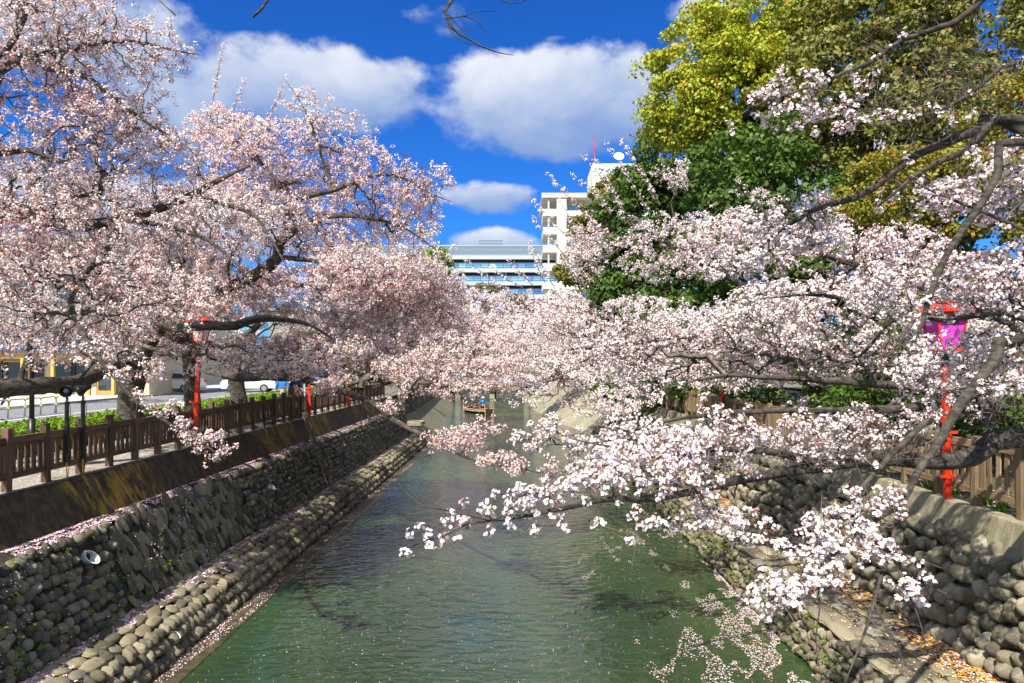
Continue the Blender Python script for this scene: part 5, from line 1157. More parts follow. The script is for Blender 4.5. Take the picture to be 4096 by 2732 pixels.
bx('penthouse_ledge', M['whitewall'], PX0 - .12, PX0 + 10.6, YT + 3.9, YT + 3.99, zt(700, YT + 4), zt(697, YT + 4), tw)
bx('penthouse_window', M['glassdark'], PX0 + 1.7, PX0 + 2.5, YT + 3.93, YT + 3.99, zt(742, YT + 4), zt(730, YT + 4), tw)
q = MB()
for i in range(9): q.box(PX0 - .35, PX0 - .1, YT + 4.3, YT + 4.7, TZ + .5 + i * .55, TZ + .55 + i * .55)
q.box(PX0 - .38, PX0 - .34, YT + 4.3, YT + 4.35, TZ, TZ + 5.3); q.box(PX0 - .38, PX0 - .34, YT + 4.65, YT + 4.7, TZ, TZ + 5.3)
inpl(q.build('cat_ladder', M['steel']), tw)
mx_, mz0, mz1 = xt(2378, YT + 5), ph1, zt(538, YT + 5)
for i in range(5):
    a = mz0 + (mz1 - mz0) * i / 5; b = mz0 + (mz1 - mz0) * (i + 1) / 5
    q = MB(); q.cyl((mx_, YT + 5, a), (mx_, YT + 5, b), .085 - .01 * i, .075 - .01 * i, 6); inpl(q.build('mast_section', M['taillight'] if i % 2 == 0 else M['red']), tw)
q = MB(); dm = Matrix.Rotation(R(62), 4, 'X') @ Matrix.Rotation(R(-12), 4, 'Z')
q.lathe([(0.02, 0.0), (.5, .06), (.95, .26), (1.0, .30), (.96, .28), (.5, .09), (0.02, 0.03)], (0, 0, 0), 18, dm)
dish = q.build('dish', M['whitewall'], smooth=True); dish.location = (xt(2475, YT + 5), YT + 5, zt(629, YT + 5)); inpl(dish, tw)
q = MB(); q.cyl((xt(2475, YT + 5), YT + 5.3, ph1), (xt(2475, YT + 5), YT + 5.3, zt(629, YT + 5)), .06, n=6); inpl(q.build('dish_stand', M['steel']), tw)
def mesh_text(fc, name, m):
    tmp = bpy.data.objects.new(name, fc); C.objects.link(tmp)
    me = bpy.data.meshes.new_from_object(tmp); bpy.data.objects.remove(tmp); me.materials.clear()
    return link(name, me, m)
def text(body, size, loc, m, parent, rot=(R(90), 0, 0), ext=0.03, name='lettering', align='LEFT', line=1.0):
    fc = bpy.data.curves.new(name, 'FONT'); fc.body = body; fc.size = size; fc.extrude = ext; fc.align_x = align; fc.space_line = line; fc.offset = size * 0.012
    o = mesh_text(fc, name, m); o.location = loc; o.rotation_euler = rot; inpl(o, parent); return o
M['signblue'] = mat('blue sign letters', (0.05, 0.14, 0.38), 0.5)
text('アイリス愛知', 1.25, (PX0 + 1.0, YT + 3.9, zt(697, YT + 4) + .15), M['signblue'], tw)
# cafe with navy roof
YC = 46.0; GZ = ZL + .06
cf = empty('cafe', (-31, YC, GZ), 'low cafe with navy roof and honey-coloured timber front across the road on the left', 'building')
bx('wall', M['cream'], -44, -25.3, YC + .4, YC + 8, GZ, GZ + 3.2, cf)
q = MB(); q.prism([(-44.5, 0), (-24.4, 0), (-24.4, .14), (-44.5, .14)], 0, 1)
q = MB(); q.add([(-44.5, YC - 1.2, GZ + 3.0), (-24.4, YC - 1.2, GZ + 2.75), (-24.4, YC + 9, GZ + 4.9), (-44.5, YC + 9, GZ + 5.2), (-44.5, YC - 1.2, GZ + 3.18), (-24.4, YC - 1.2, GZ + 2.93), (-24.4, YC + 9, GZ + 5.08), (-44.5, YC + 9, GZ + 5.38)],
    [(0, 1, 2, 3), (4, 5, 6, 7), (0, 1, 5, 4), (1, 2, 6, 5), (2, 3, 7, 6), (3, 0, 4, 7)]); inpl(q.build('roof', M['navy']), cf)
bx('eave_beam', M['wood_cafe'], -44, -24.7, YC - .9, YC - .72, GZ + 2.45, GZ + 2.7, cf)
for x in (-42, -38.6, -35.6, -33.0, -31.0, -28.6, -27.0, -25.2): bx('post', M['wood_cafe'], x - .09, x + .09, YC - .9, YC - .72, GZ, GZ + 2.44, cf)
for x in (-41.6, -37.0, -35.2, -31.9, -30.3): 
    f_ = bx('window_frame', M['wood_cafe'], x, x + 1.9, YC + .25, YC + .38, GZ + .7, GZ + 2.3, cf)
    q = MB(); q.box(x + .12, x + 1.78, YC + .2, YC + .24, GZ + .82, GZ + 2.18); g = q.build('pane', M['glassdark']); g.parent = f_; g.location = -f_.location - cf.location
dz = bx('door', M['wood_cafe'], -28.35, -27.15, YC - .45, YC - .38, GZ + .02, GZ + 2.2, cf)
q = MB(); q.box(-28.2, -27.3, YC - .5, YC - .46, GZ + .35, GZ + 2.05); g = q.build('pane', M['glassdark']); g.parent = dz; g.location = -dz.location - cf.location
bx('dark_entrance', M['darkband'], -34.6, -32.4, YC + .3, YC + .37, GZ, GZ + 2.3, cf)
# buildings behind on the left
tb = empty('tiled_building', (-55, 64, GZ), 'beige tiled building with a pale blue drain pipe behind the cafe', 'building')
bx('wall', M['tile'], -75, -32, 60, 78, GZ, 9.4, tb); bx('upper_storey', M['greywall'], -75, -33, 61, 78, 9.41, 17, tb)
for i in range(9):
    x = -73 + i * 4.5; wf = bx('window_frame', M['paleconc'], x, x + 2.6, 60.85, 60.99, 11, 13.4, tb); q = MB(); q.box(x + .1, x + 2.5, 60.8, 60.84, 11.1, 13.3); g = q.build('pane', M['glassdark']); g.parent = wf; g.location = -wf.location - tb.location
q = MB(); q.cyl((xt(71, 59), 59.7, GZ), (xt(71, 59), 59.7, 11.5), .22, n=10); q.cyl((xt(71, 59), 59.7, 8.1), (xt(71, 59), 59.7, 8.5), .26, n=10); inpl(q.build('drain_pipe', mat('pale blue pipe', (0.45, 0.60, 0.66), .5), smooth=True), tb)
for nm, x0, x1, y0, zt_, lab, ww in (('grey_building', -34, -22, 92, 12.5, 'grey office block behind the left cherry trunks at the end of the road', 5), ('brown_building', -19, -13, 118, 9, 'small brown building glimpsed through the left blossoms near the bridge', 2),
                                    ('low_building', -11, 14, 135, 9.5, 'low beige building glimpsed beyond the road bridge between the trees', 7), ('pale_building', 15, 60, 150, 16, 'pale block hidden behind the evergreens on the right', 8), ('long_building', -130, -76, 90, 14, 'long grey building at the far left behind the cafe roof', 6)):
    b_ = empty(nm, ((x0 + x1) / 2, y0, ZL), lab, 'building')
    bx('wall', M['greywall'] if 'grey' in nm or 'long' in nm else M['tile'], x0, x1, y0, y0 + 12, ZR - .1, zt_, b_); bx('roof', M['paleconc'], x0 - .3, x1 + .3, y0 - .3, y0 + 12.3, zt_ + .01, zt_ + .35, b_)
    nfl = int((zt_ - 4) / 3.2)
    for j in range(nfl):
        for i in range(ww):
            x = x0 + .8 + i * (x1 - x0 - 1) / ww; z0 = ZL + 1.0 + j * 3.2
            bx('window_pane', M['glassdark'], x, x + (x1 - x0) / ww * .6, y0 - .05, y0 - .01, z0, z0 + 1.5, b_)

# ------------------------------------------------------------------ street furniture
def lantern(loc, label, height, panel, scale=1.0, tilt=0.0, glyphs=None, gm='ink'):
    """square vermilion post with a paper lantern box, wider at the top, under a flat hipped roof"""
    x, y, z = loc; root = empty('paper_lantern_post', loc, label, 'lantern post', 'red lantern posts along the banks'); root.rotation_euler = (0, tilt, 0)
    def part(name, mb_, m, par=None, bev=0.0, sm=False): o = mb_.build(name, m, par or root, bevel=bev, smooth=sm); return o
    hb = height - 1.05 * scale                              # post top
    q = MB(); q.box(-.05, .05, -.05, .05, 0, hb * .93); part('post', q, M['red'], bev=.008)
    q = MB(); q.box(-.04, .04, -.04, .04, hb * .93, hb + .12); part('post_top', q, M['blacksteel'])
    for zz in (.38, 1.15):
        q = MB(); q.box(-.16, .16, -.075, -.052, zz, zz + .05); part('crosspiece', q, M['red'])
        q = MB(); q.lathe([(.078, zz - .03), (.085, zz), (.078, zz + .03)], n=10); part('binding', q, M['red'])
    s = scale; b0, t0, zb, ztp = .145 * s, .225 * s, hb + .14, hb + .14 + .52 * s
    q = MB()
    q.box(-b0 - .03, b0 + .03, -b0 - .03, b0 + .03, zb - .05, zb); part('base_frame', q, M['red'], bev=.005)
    q = MB(); q.box(-t0 - .03, t0 + .03, -t0 - .03, t0 + .03, ztp, ztp + .04); part('top_frame', q, M['red'], bev=.005)
    for sx_ in (-1, 1):
        for sy_ in (-1, 1):
            q = MB(); q.cyl((sx_ * b0, sy_ * b0, zb), (sx_ * t0, sy_ * t0, ztp), .022, n=4); part('corner_strut', q, M['red'])
    for k in range(4):
        c, s_ = math.cos(k * PI / 2), math.sin(k * PI / 2); vs = []
        for (w_, zz, d) in ((-b0, zb + .002, b0), (b0, zb + .002, b0), (t0, ztp - .002, t0), (-t0, ztp - .002, t0)):
            X, Y_ = w_ * .95, -d * .97; vs.append((X * c - Y_ * s_, X * s_ + Y_ * c, zz))
        q = MB(); q.add(vs, [(0, 1, 2, 3)]); pnl = part('paper_panel', q, M[panel])
        if k == 0 and glyphs:
            for (g, gx, gz, gs) in glyphs:
                fc = bpy.data.curves.new('lettering', 'FONT'); fc.body = g; fc.size = gs * s; fc.align_x = 'CENTER'
                o = mesh_text(fc, 'lettering', M[gm]); o.parent = pnl
                f_ = gz; o.location = (gx * s, -(b0 + (t0 - b0) * f_) * .97 - .012, zb + (ztp - zb) * f_); o.rotation_euler = (R(90 + 8.5), 0, 0)
    rz_ = ztp + .042; e = t0 + .13 * s
    q = MB(); q.add([(-e, -e, rz_ + .0), (e, -e, rz_), (e, e, rz_), (-e, e, rz_), (-e, -e, rz_ + .035), (e, -e, rz_ + .035), (e, e, rz_ + .035), (-e, e, rz_ + .035), (-.06, -.06, rz_ + .17 * s), (.06, -.06, rz_ + .17 * s), (.06, .06, rz_ + .17 * s), (-.06, .06, rz_ + .17 * s)],
        [(0, 1, 2, 3), (0, 1, 5, 4), (1, 2, 6, 5), (2, 3, 7, 6), (3, 0, 4, 7), (4, 5, 9, 8), (5, 6, 10, 9), (6, 7, 11, 10), (7, 4, 8, 11), (8, 9, 10, 11)]); part('roof', q, M['red'])
    return root
GW = [('む', .02, .62, .15), ('つ', .02, .36, .13), ('み', .02, .12, .11)]
GM = [('昌', -.09, .74, .085), ('千', -.09, .58, .085), ('田', .06, .70, .085), ('品', .08, .40, .10), ('魂', -.04, .12, .12)]
lantern((-8.62, 18.0, ZL), 'red lantern post with white paper lantern, nearest one on the left bank', 3.55, 'whitepaper', .85, R(3.0), GW)
lantern((-8.62, 27.8, ZL), 'red lantern post next to a thin pale pole and the wall ladder', 3.5, 'whitepaper', .85, R(-.5), GW)
lantern((-8.62, 34.1, ZL), 'red lantern post half hidden by a drooping bough, third along the left fence', 3.5, 'whitepaper', .85, 0, GW)
lantern((7.56, 12.1, ZR), 'red lantern post with magenta paper lantern among the white blossoms', 3.72, 'magenta', 1.15, R(-1.2), GM)
lantern((7.56, 25.7, ZR), 'red lantern post glimpsed behind white blossoms farther along the right fence', 3.6, 'magenta', 1.0, 0, None)
# floodlights on stands by the left fence
for (fx, fy, yaw, pit, lab) in ((-8.72, 13.1, 20, 20, 'black floodlight on a thin stand tied to the left fence, its lamp facing the viewer'), (-8.70, 13.55, -75, 25, 'black floodlight on a thin stand by the left fence, turned sideways')):
    hd = 1.70
    t = empty('floodlight', (fx, fy, ZL - .02), lab, 'floodlight', 'floodlights on stands by the fence')
    q = MB(); q.cyl((0, 0, 0), (0, 0, .32), .012, n=6); q.build('ground_spike', M['yellow'], t)
    q = MB(); q.box(-.028, .028, -.028, .028, .32, hd - .22); q.build('stand', M['blacksteel'], t, bevel=.004)
    q = MB(); q.cyl((0, 0, hd - .22), (0, 0, hd - .06), .02, n=8); q.box(-.035, .035, -.02, .02, hd - .09, hd - .03); q.build('bracket', M['blacksteel'], t)
    mt_ = Matrix.Translation((0, 0, hd)) @ Matrix.Rotation(R(yaw), 4, 'Z') @ Matrix.Rotation(R(90 + pit), 4, 'X')
    q = MB(); q.lathe([(.012, -.16), (.045, -.15), (.06, -.06), (.10, .03), (.115, .10), (.105, .10), (.09, .035), (.02, .0)], n=16, mtx=mt_); q.build('housing', M['blacksteel'], t, smooth=True)
    q = MB(); q.lathe([(.002, .075), (.04, .06), (.055, .03), (.05, .0)], n=14, mtx=mt_); q.build('lamp', M['lens'], t, smooth=True)
    q = MB(); q.tube([(.03, 0, hd - .15), (.07, 0, hd - .35), (.05, .0, hd - .8), (.04, 0, .9), (.07, 0, .5), (.02, 0, .02)], .006); q.build('lamp_cable', M['blacksteel'], t)
# street lamp pole
t = empty('street_lamp', (-11.47, 16, ZL), 'black street lamp pole rising behind the left fence through the blossoms', 'street lamp')
q = MB(); q.cyl((0, 0, 0), (0, 0, 4.6), .055, .045, 12); q.build('pole', M['blacksteel'], t, smooth=True)
q = MB(); q.cyl((0, 0, 0), (0, 0, .9), .075, n=12); q.build('base', M['blacksteel'], t, smooth=True)
q = MB(); q.lathe([(.05, 4.6), (.09, 4.62), (.14, 4.9), (.10, 5.0), (.20, 5.02), (.03, 5.16)], n=14); q.build('lantern_head', M['blacksteel'], t, smooth=True)
# pale thin pole beside second lantern
t = empty('marker_pole', (-8.70, 27.45, ZL), 'thin pale blue and white pole tied to the left fence beside the second red post', 'pole')
q = MB()
for i in range(5):
    q = MB(); q.cyl((0, 0, i * .30), (0, 0, i * .30 + .299), .022, n=8); q.build('band', M['whitepaper'] if i % 2 else mat('pale blue band', (.3, .55, .75), .5), t)
# gate post pair near the ladder
t = empty('gate_post', (-8.80, 26.4, ZL), 'taller pale timber gate posts interrupting the left fence above the ladder', 'post')
for y_ in (-.35, .35): q = MB(); q.box(-.075, .075, y_ - .075, y_ + .075, 0, 1.28); q.build('post', M['wood_l'], t, bevel=.006)
# wooden ladder lying down the wall
t = empty('ladder', (-8.5, 26.2, ZL), 'old wooden ladder leaning down the left stone wall below the fence', 'ladder')
pa, pb = Vector((-8.50, 26.3, ZL + .25)), Vector((-7.32, 25.6, .86))
n_ = Vector((.9, 0, .42)).normalized()
for dy_ in (-.2, .2):
    q = MB(); q.cyl(pa + n_ * .14 + Vector((0, dy_, 0)), pb + n_ * .14 + Vector((0, dy_, 0)), .035, n=4); inpl(q.build('rail', M['wood_r']), t)
for i in range(10):
    c = pa.lerp(pb, (i + .5) / 10) + n_ * .14; q = MB(); q.cyl(c + Vector((0, -.2, 0)), c + Vector((0, .2, 0)), .018, n=5); inpl(q.build('rung', M['wood_r']), t)
# drain pipes sticking out of the walls
def drain(o, n, label, r_=.075, ln=.2):
    n = Vector(n).normalized(); t = empty('drain_pipe', o, label, 'drain pipe', 'white drain pipes in the left stonework')
    q = MB(); k = 16; a = n.orthogonal().normalized(); b = n.cross(a); up = Vector((0, 0, 1))
    vs = []
    for s_ in (1.0, .86):
        for i in range(k):
            d = (a * math.cos(2 * PI * i / k) + b * math.sin(2 * PI * i / k)) * r_ * s_
            vs += [d - n * .1, d + n * (ln - d.dot(up) * .9 if True else ln)]
    K = 2 * k
    fs = [(2 * i, (2 * i + 2) % K, (2 * i + 3) % K, 2 * i + 1) for i in range(k)] + [(K + 2 * i, K + (2 * i + 2) % K, K + (2 * i + 3) % K, K + 2 * i + 1) for i in range(k)] + [(2 * i + 1, (2 * i + 3) % K, K + (2 * i + 3) % K, K + 2 * i + 1) for i in range(k)]
    q.add(vs, fs); q.build('sleeve', M['pvc'], t, smooth=False)
    q = MB(); q.cyl(tuple(-n * .08), tuple(-n * .07), r_ * .85, n=12); q.build('plug', M['inside'], t)
drain((-7.74, 12.2, 2.03), (.85, -.25, .1), 'large white drain pipe stub near the top of the cobble wall, left foreground', .12, .10)
drain((-6.62, 12.9, .34), (.8, -.3, .25), 'white drain pipe stub low on the bench at the water, left foreground', .085, .12)
drain((-7.62, 20.6, 1.75), (.85, -.25, .1), 'white drain pipe stub half way up the cobble wall before the ladder', .09, .14)
drain((-7.80, 29.5, 2.0), (.85, -.25, .1), 'small white drain pipe stub high on the cobble wall beyond the ladder', .08, .14)
# cable along the foot of the left fence
t = empty('cable', (-8.6, 20, ZL), 'grey cable trailing along the wall edge under the left fence', 'cable')
for off, m_ in ((0, 'cable'), (.03, 'blacksteel')):
    q = MB(); pts = [(-8.55 - off + .04 * math.sin(i * 1.7) , 9 + i * .42, ZL + .012 - .05 * max(0, math.sin(i * .9)) * (i % 5 == 2)) for i in range(70 if off == 0 else 26)]
    q.tube(pts, .012, 5); inpl(q.build('strand', M[m_]), t)
# guard rail with yellow reflectors
t = empty('guard_rail', (-20.5, 27, ZL), 'galvanised guard rail with yellow ball reflectors along the left road', 'guard rail')
for i in range(9):
    y_ = 22.6 + i * .93
    q = MB(); q.cyl((-20.5, y_, ZL), (-20.5, y_, ZL + .8), .038 if i < 8 else .06, n=10); inpl(q.build('post', M['steel'], smooth=True), t)
    for z_ in (.38, .72): q = MB(); q.lathe([(.01, -.06), (.05, -.04), (.065, 0), (.05, .04), (.01, .06)], (-20.42, y_, ZL + z_), 10); inpl(q.build('reflector', M['yellow'], smooth=True), t)
for z_ in (.38, .72): q = MB(); q.cyl((-20.5, 22.4, ZL + z_), (-20.5, 30.1, ZL + z_), .028, n=8); inpl(q.build('rail', M['steel'], smooth=True), t)
# cafe signboards, planter boxes
t = empty('sign_board', (-25.5, 44, GZ), 'small white and blue A-frame sign in front of the cafe', 'sign')
q = MB(); q.box(-.35, .35, -.04, .0, 0, 1.2); q.build('panel', M['whitewall'], t, bevel=.01); q = MB(); q.box(-.28, .28, -.05, -.045, .7, 1.1); q.build('print', M['bluecoat'], t)
t = empty('bench_box', (-29.4, 43.6, GZ), 'pale wooden crate on the sidewalk before the cafe', 'crate')
for i in range(4): q = MB(); q.box(-.4, .4, -.3, .3, i * .15, i * .15 + .135); q.build('plank', M['cream'], t)

# ------------------------------------------------------------------ cars
def car(loc, rz, label, paint, L=4.3, H=1.5):
    t = empty('parked_car', loc, label, 'car', 'cars parked across the left road', rz)
    W_ = 1.72; hl = L / 2
    prof = [(-hl, .35), (-hl + .02, .70), (-hl + .18, .92), (-hl + .95, 1.0), (-hl + 1.55, H - .06), (-hl + 2.1, H), (hl - 1.0, H - .03), (hl - .35, 1.05), (hl - .05, .92), (hl, .5), (hl - .05, .28), (-hl + .1, .25)]
    me = bpy.data.meshes.new('body'); vs = []; n = len(prof)
    for s_, inset in ((-1, 0), (1, 0)):
        for x, z in prof:
            vs.append((x, s_ * (W_ / 2 - (max(0, z - .95) * .38)), z))
    fs = [tuple(range(n)), tuple(range(n, 2 * n))[::-1]] + [(i, (i + 1) % n, n + (i + 1) % n, n + i) for i in range(n)]
    me.from_pydata(vs, [], fs); bm = bmesh.new(); bm.from_mesh(me); bmesh.ops.recalc_face_normals(bm, faces=bm.faces); bm.to_mesh(me); bm.free()
    o = link('body', me, M[paint], t); b = o.modifiers.new('bevel', 'BEVEL'); b.width = .06; b.segments = 3; b.limit_method = 'ANGLE'; b.angle_limit = R(20)
    for s_ in (-1, 1):
        def side(poly, name):
            vv = [(x, s_ * (W_ / 2 - (max(0, z - .95) * .38) + .012), z) for x, z in poly]; m_ = bpy.data.meshes.new(name); m_.from_pydata(vv, [], [tuple(range(len(poly)))]); link(name, m_, M['glassdark'], t)
        side([(-hl + 1.15, 1.03), (-hl + 1.68, H - .14), (-.1, H - .10), (-.1, 1.03)], 'side_window'); side([(.0, 1.03), (.0, H - .10), (hl - 1.15, H - .13), (hl - .75, 1.03)], 'side_window')
        for x in (-hl + .82, hl - .85):
            q = MB(); q.cyl((x, s_ * (W_ / 2 - .17), .31), (x, s_ * (W_ / 2 + .02), .31), .31, n=18); wh = q.build('wheel', M['tyre'], t)
            q = MB(); q.cyl((x, s_ * (W_ / 2 + .021), .31), (x, s_ * (W_ / 2 + .03), .31), .19, n=14); q.build('rim', M['rim'], wh)
        q = MB(); q.box(-hl - .012, -hl + .12, s_ * .62 - .16, s_ * .62 + .16, .62, .76); q.build('headlight', M['lens'], t)
        q = MB(); q.box(hl - .1, hl + .012, s_ * .66 - .13, s_ * .66 + .13, .72, .92); q.build('tail_light', M['taillight'], t)
    q = MB(); q.add([(-hl + 1.0, -.66, 1.02), (-hl + 1.0, .66, 1.02), (-hl + 1.52, .56, H - .08), (-hl + 1.52, -.56, H - .08)], [(0, 1, 2, 3)]); wv = q.build('windscreen', M['glassdark'], t); wv.location = (-.02, 0, .015)
    return t
car((-25.7, 50.3, GZ), 0.0, 'white hatchback parked side-on across the road, between two left cherry trunks', 'carwhite', 4.3, 1.5)
car((-20.6, 52.0, ZL), R(8), 'white car nose to the left, just right of the white hatchback behind the trunks', 'carwhite', 4.0, 1.5)
car((-18.8, 64.0, ZL), R(80), 'blue car farther down the left road behind the fence', 'carblue', 4.2, 1.55)

# ------------------------------------------------------------------ people
def skin(name, pts, edges, m, parent, lv=1):
    """one continuous skinned surface: pts = [(x,y,z,rx,ry)]"""
    me = bpy.data.meshes.new(name); me.from_pydata([p[:3] for p in pts], edges, []); o = link(name, me, m, parent)
    sk = o.modifiers.new('skin', 'SKIN'); sk.use_smooth_shade = True
    for v, p in zip(me.skin_vertices[0].data, pts): v.radius = (p[3], p[4] if len(p) > 4 else p[3])
    me.skin_vertices[0].data[0].use_root = True
    sb = o.modifiers.new('sub', 'SUBSURF'); sb.levels = lv; sb.render_levels = lv
    return o
def person(loc, rz, label, pose, top, legs, hat=None, hair='hair', vest=None, group=None, s=1.0):
    t = empty('person', loc, label, 'person', group, rz); t.scale = (s, s, s)
    if pose == 'stand':
        hz, J = .92, dict(h=(0, 0, .92), c=(0, -.02, 1.28), n=(0, -.02, 1.46), hd=(0, -.04, 1.62), kl=(-.11, -.06, .50), kr=(.11, .02, .50), fl=(-.13, .02, .06), fr=(.13, .06, .06), tl=(-.14, -.14, .03), tr=(.14, -.10, .03),
                          sl=(-.19, -.02, 1.40), sr=(.19, -.02, 1.40), el=(-.36, -.12, 1.20), er=(.38, -.10, 1.20), wl=(-.52, -.28, 1.12), wr=(.56, -.24, 1.06))
    elif pose == 'walk':
        J = dict(h=(0, 0, .92), c=(0, -.02, 1.28), n=(0, -.03, 1.46), hd=(0, -.05, 1.62), kl=(-.10, -.16, .50), kr=(.10, .04, .50), fl=(-.10, -.20, .06), fr=(.10, .26, .10), tl=(-.10, -.36, .03), tr=(.10, .12, .03),
                 sl=(-.19, 0, 1.40), sr=(.19, 0, 1.40), el=(-.25, .06, 1.14), er=(.25, -.06, 1.14), wl=(-.26, -.06, .92), wr=(.26, -.22, .95))
    else:
        J = dict(h=(0, 0, .14), c=(0, -.05, .50), n=(0, -.07, .68), hd=(0, -.10, .84), kl=(-.15, -.42, .34), kr=(.15, -.42, .34), fl=(-.14, -.50, .02), fr=(.14, -.50, .02), tl=(-.14, -.62, 0), tr=(.14, -.62, 0),
                 sl=(-.18, -.06, .62), sr=(.18, -.06, .62), el=(-.24, -.18, .40), er=(.24, -.18, .40), wl=(-.14, -.36, .40), wr=(.14, -.36, .40))
    g = lambda k, r_, r2=None: (*J[k], r_, r2 or r_)
    def mixp(a, b, f, r_): p = Vector(J[a]).lerp(Vector(J[b]), f); return (*p, r_, r_)
    P0 = [g('h', .14, .11), g('c', .15, .11), g('n', .055), g('hd', .085, .10), (J['hd'][0], J['hd'][1] + .01, J['hd'][2] + .08, .075, .085), g('sl', .06), g('el', .045), g('wl', .032), (*(Vector(J['wl']) * 1.0 + (Vector(J['wl']) - Vector(J['el'])).normalized() * .09), .035, .02),
          g('sr', .06), g('er', .045), g('wr', .032), (*(Vector(J['wr']) + (Vector(J['wr']) - Vector(J['er'])).normalized() * .09), .035, .02), g('kl', .065), g('fl', .045), g('tl', .04, .03), g('kr', .065), g('fr', .045), g('tr', .04, .03)]
    E0 = [(0, 1), (1, 2), (2, 3), (3, 4), (1, 5), (5, 6), (6, 7), (7, 8), (1, 9), (9, 10), (10, 11), (11, 12), (0, 13), (13, 14), (14, 15), (0, 16), (16, 17), (17, 18)]
    skin('body', P0, E0, M['skin'], t)
    T0 = [g('h', .17, .13), g('c', .185, .135), (J['n'][0], J['n'][1], J['n'][2] - .03, .08, .08), g('sl', .08), g('el', .062), mixp('el', 'wl', .85, .05), g('sr', .08), g('er', .062), mixp('er', 'wr', .85, .05)]
    skin('jacket', T0, [(0, 1), (1, 2), (1, 3), (3, 4), (4, 5), (1, 6), (6, 7), (7, 8)], M[top], t)
    L0 = [g('h', .16, .13), g('kl', .085), mixp('kl', 'fl', .9, .06), g('kr', .085), mixp('kr', 'fr', .9, .06)]
    skin('trousers', L0, [(0, 1), (1, 2), (0, 3), (3, 4)], M[legs], t)
    if vest:
        v_ = Vector(J['h']).lerp(Vector(J['c']), .25)
        skin('life_vest', [(*v_, .205, .16), (*J['c'], .215, .165), (J['n'][0], J['n'][1], J['n'][2] - .06, .13, .11)], [(0, 1), (1, 2)], M[vest], t)
    hx, hy, hz_ = J['hd']
    q = MB(); q.lathe([(.118, -.02), (.122, .06), (.10, .13), (.05, .165), (.004, .172)], (hx, hy + .02, hz_), 12); q.build('hair', M[hair], t, smooth=True)
    if hat:
        q = MB()
        q.lathe([(.25, .06), (.13, .10), (.115, .18), (.06, .21), (.004, .215)], (hx, hy, hz_), 14); q.build('hat', M[hat], t, smooth=True)
    return t
person((-9.75, 29.4, ZL), R(70), 'person in dark clothes behind the left fence near the second red post', 'walk', 'navycloth', 'darkcloth', group=None)
person((-11.0, 31.5, ZL), R(200), 'person in a blue jacket on the left path by a dark-clothed person', 'walk', 'bluecoat', 'navycloth')
person((xt(8, 33), 33.2, ZL), R(100), 'person in blue jeans walking at the far left edge beyond the guard rail', 'walk', 'darkcloth', 'navycloth')

# ------------------------------------------------------------------ boat
bo = empty('rowing_boat', (xt(1908, 76), 76, 0), 'small wooden sightseeing boat with passengers in the distance on the canal', 'boat')
bo.rotation_euler = (0, 0, R(118))
Lb = 6.4; NS = 13; NV = 7
def hull(off=0.0, zcut=None):
    vs = []
    for i in range(NS):
        u = i / (NS - 1) * 2 - 1; wd = .86 * (1 - abs(u) ** 3 * (.72 if u > 0 else .45)); sh = .16 * u * u + (.10 * max(0, u) ** 3)
        for j in range(NV):
            a = j / (NV - 1) * 2 - 1; sgn = math.copysign(1, a); f = abs(a)
            y = sgn * (wd - off) * (f ** .6); z = -.12 + off + (.52 + sh) * (f ** 2.2)
            vs.append((u * Lb / 2 * (1 - .05 * (1 - f)), y, z))
    fs = [(i * NV + j, i * NV + j + 1, (i + 1) * NV + j + 1, (i + 1) * NV + j) for i in range(NS - 1) for j in range(NV - 1)]
    fs += [tuple(range(NV)), tuple(range((NS - 1) * NV, NS * NV))[::-1]]
    return vs, fs
vs, fs = hull(); q = MB(); q.add(vs, fs); h_ = q.build('hull', M['boatdark'], bo, smooth=False); sm = h_.modifiers.new('solid', 'SOLIDIFY'); sm.thickness = .05
for s_ in (0, NV - 1):
    q = MB(); q.tube([Vector(vs[i * NV + s_]) + Vector((0, 0, .02)) for i in range(NS)], .05, 6); q.build('gunwale', M['boatwood'], bo)
    q = MB(); pts = [(Vector(vs[i * NV + s_]) * .5 + Vector(vs[i * NV + (s_ + (1 if s_ == 0 else -1))]) * .5) + Vector((0, (-.04 if s_ == 0 else .04), 0)) for i in range(NS)]; q.tube(pts, .075, 6); q.build('strake', M['boatwood'], bo)
for x in (-2.2, -1.2, -.2, .8, 1.8): q = MB(); q.box(x - .13, x + .13, -.78, .78, .24, .28); q.build('thwart', M['boatwood'], bo)
q = MB(); q.tube([(-2.6, .3, 1.1), (-3.3, .55, .3), (-4.2, .85, -.3)], .03, 6); q.build('oar', M['boatwood'], bo)
mB = Matrix.Translation(bo.location) @ Matrix.Rotation(R(118), 4, 'Z')
def onboat(x, y, z): return tuple(mB @ Vector((x, y, z)))
# bow of the boat points away and to the left; seated passengers face the viewer
for (sx, col, x_, y_) in ((1887, 'redvest', 1.2, .25), (1904, 'redvest', .5, -.2), (1918, 'orange', -.2, .25), (1937, 'orange', -1.0, -.1)): pass
seat = ((1.75, .30, 'redvest', 'seated passenger in a red life vest, leftmost in the boat'), (.95, -.25, 'redvest', 'seated passenger in a red life vest next to the middle of the boat'),
        (.15, .25, 'orange', 'seated passenger in an orange life vest, middle right of the boat'), (-.95, -.2, 'orange', 'seated passenger in an orange life vest just in front of the standing boatman'))
for x_, y_, c_, lab in seat: person(onboat(x_, y_, .20), R(20), lab, 'sit', 'darkcloth', 'darkcloth', vest=c_, group='passengers in the boat')
person(onboat(-1.75, .1, .02), R(25), 'boatman in a bright blue coat standing at the right end of the boat', 'stand', 'bluecoat', 'navycloth', hat='whitewall')
person(onboat(2.35, 0, .02), R(-60), 'crew member in a blue coat crouching at the left end of the boat', 'sit', 'bluecoat', 'bluecoat', hat='navycloth', s=1.15)

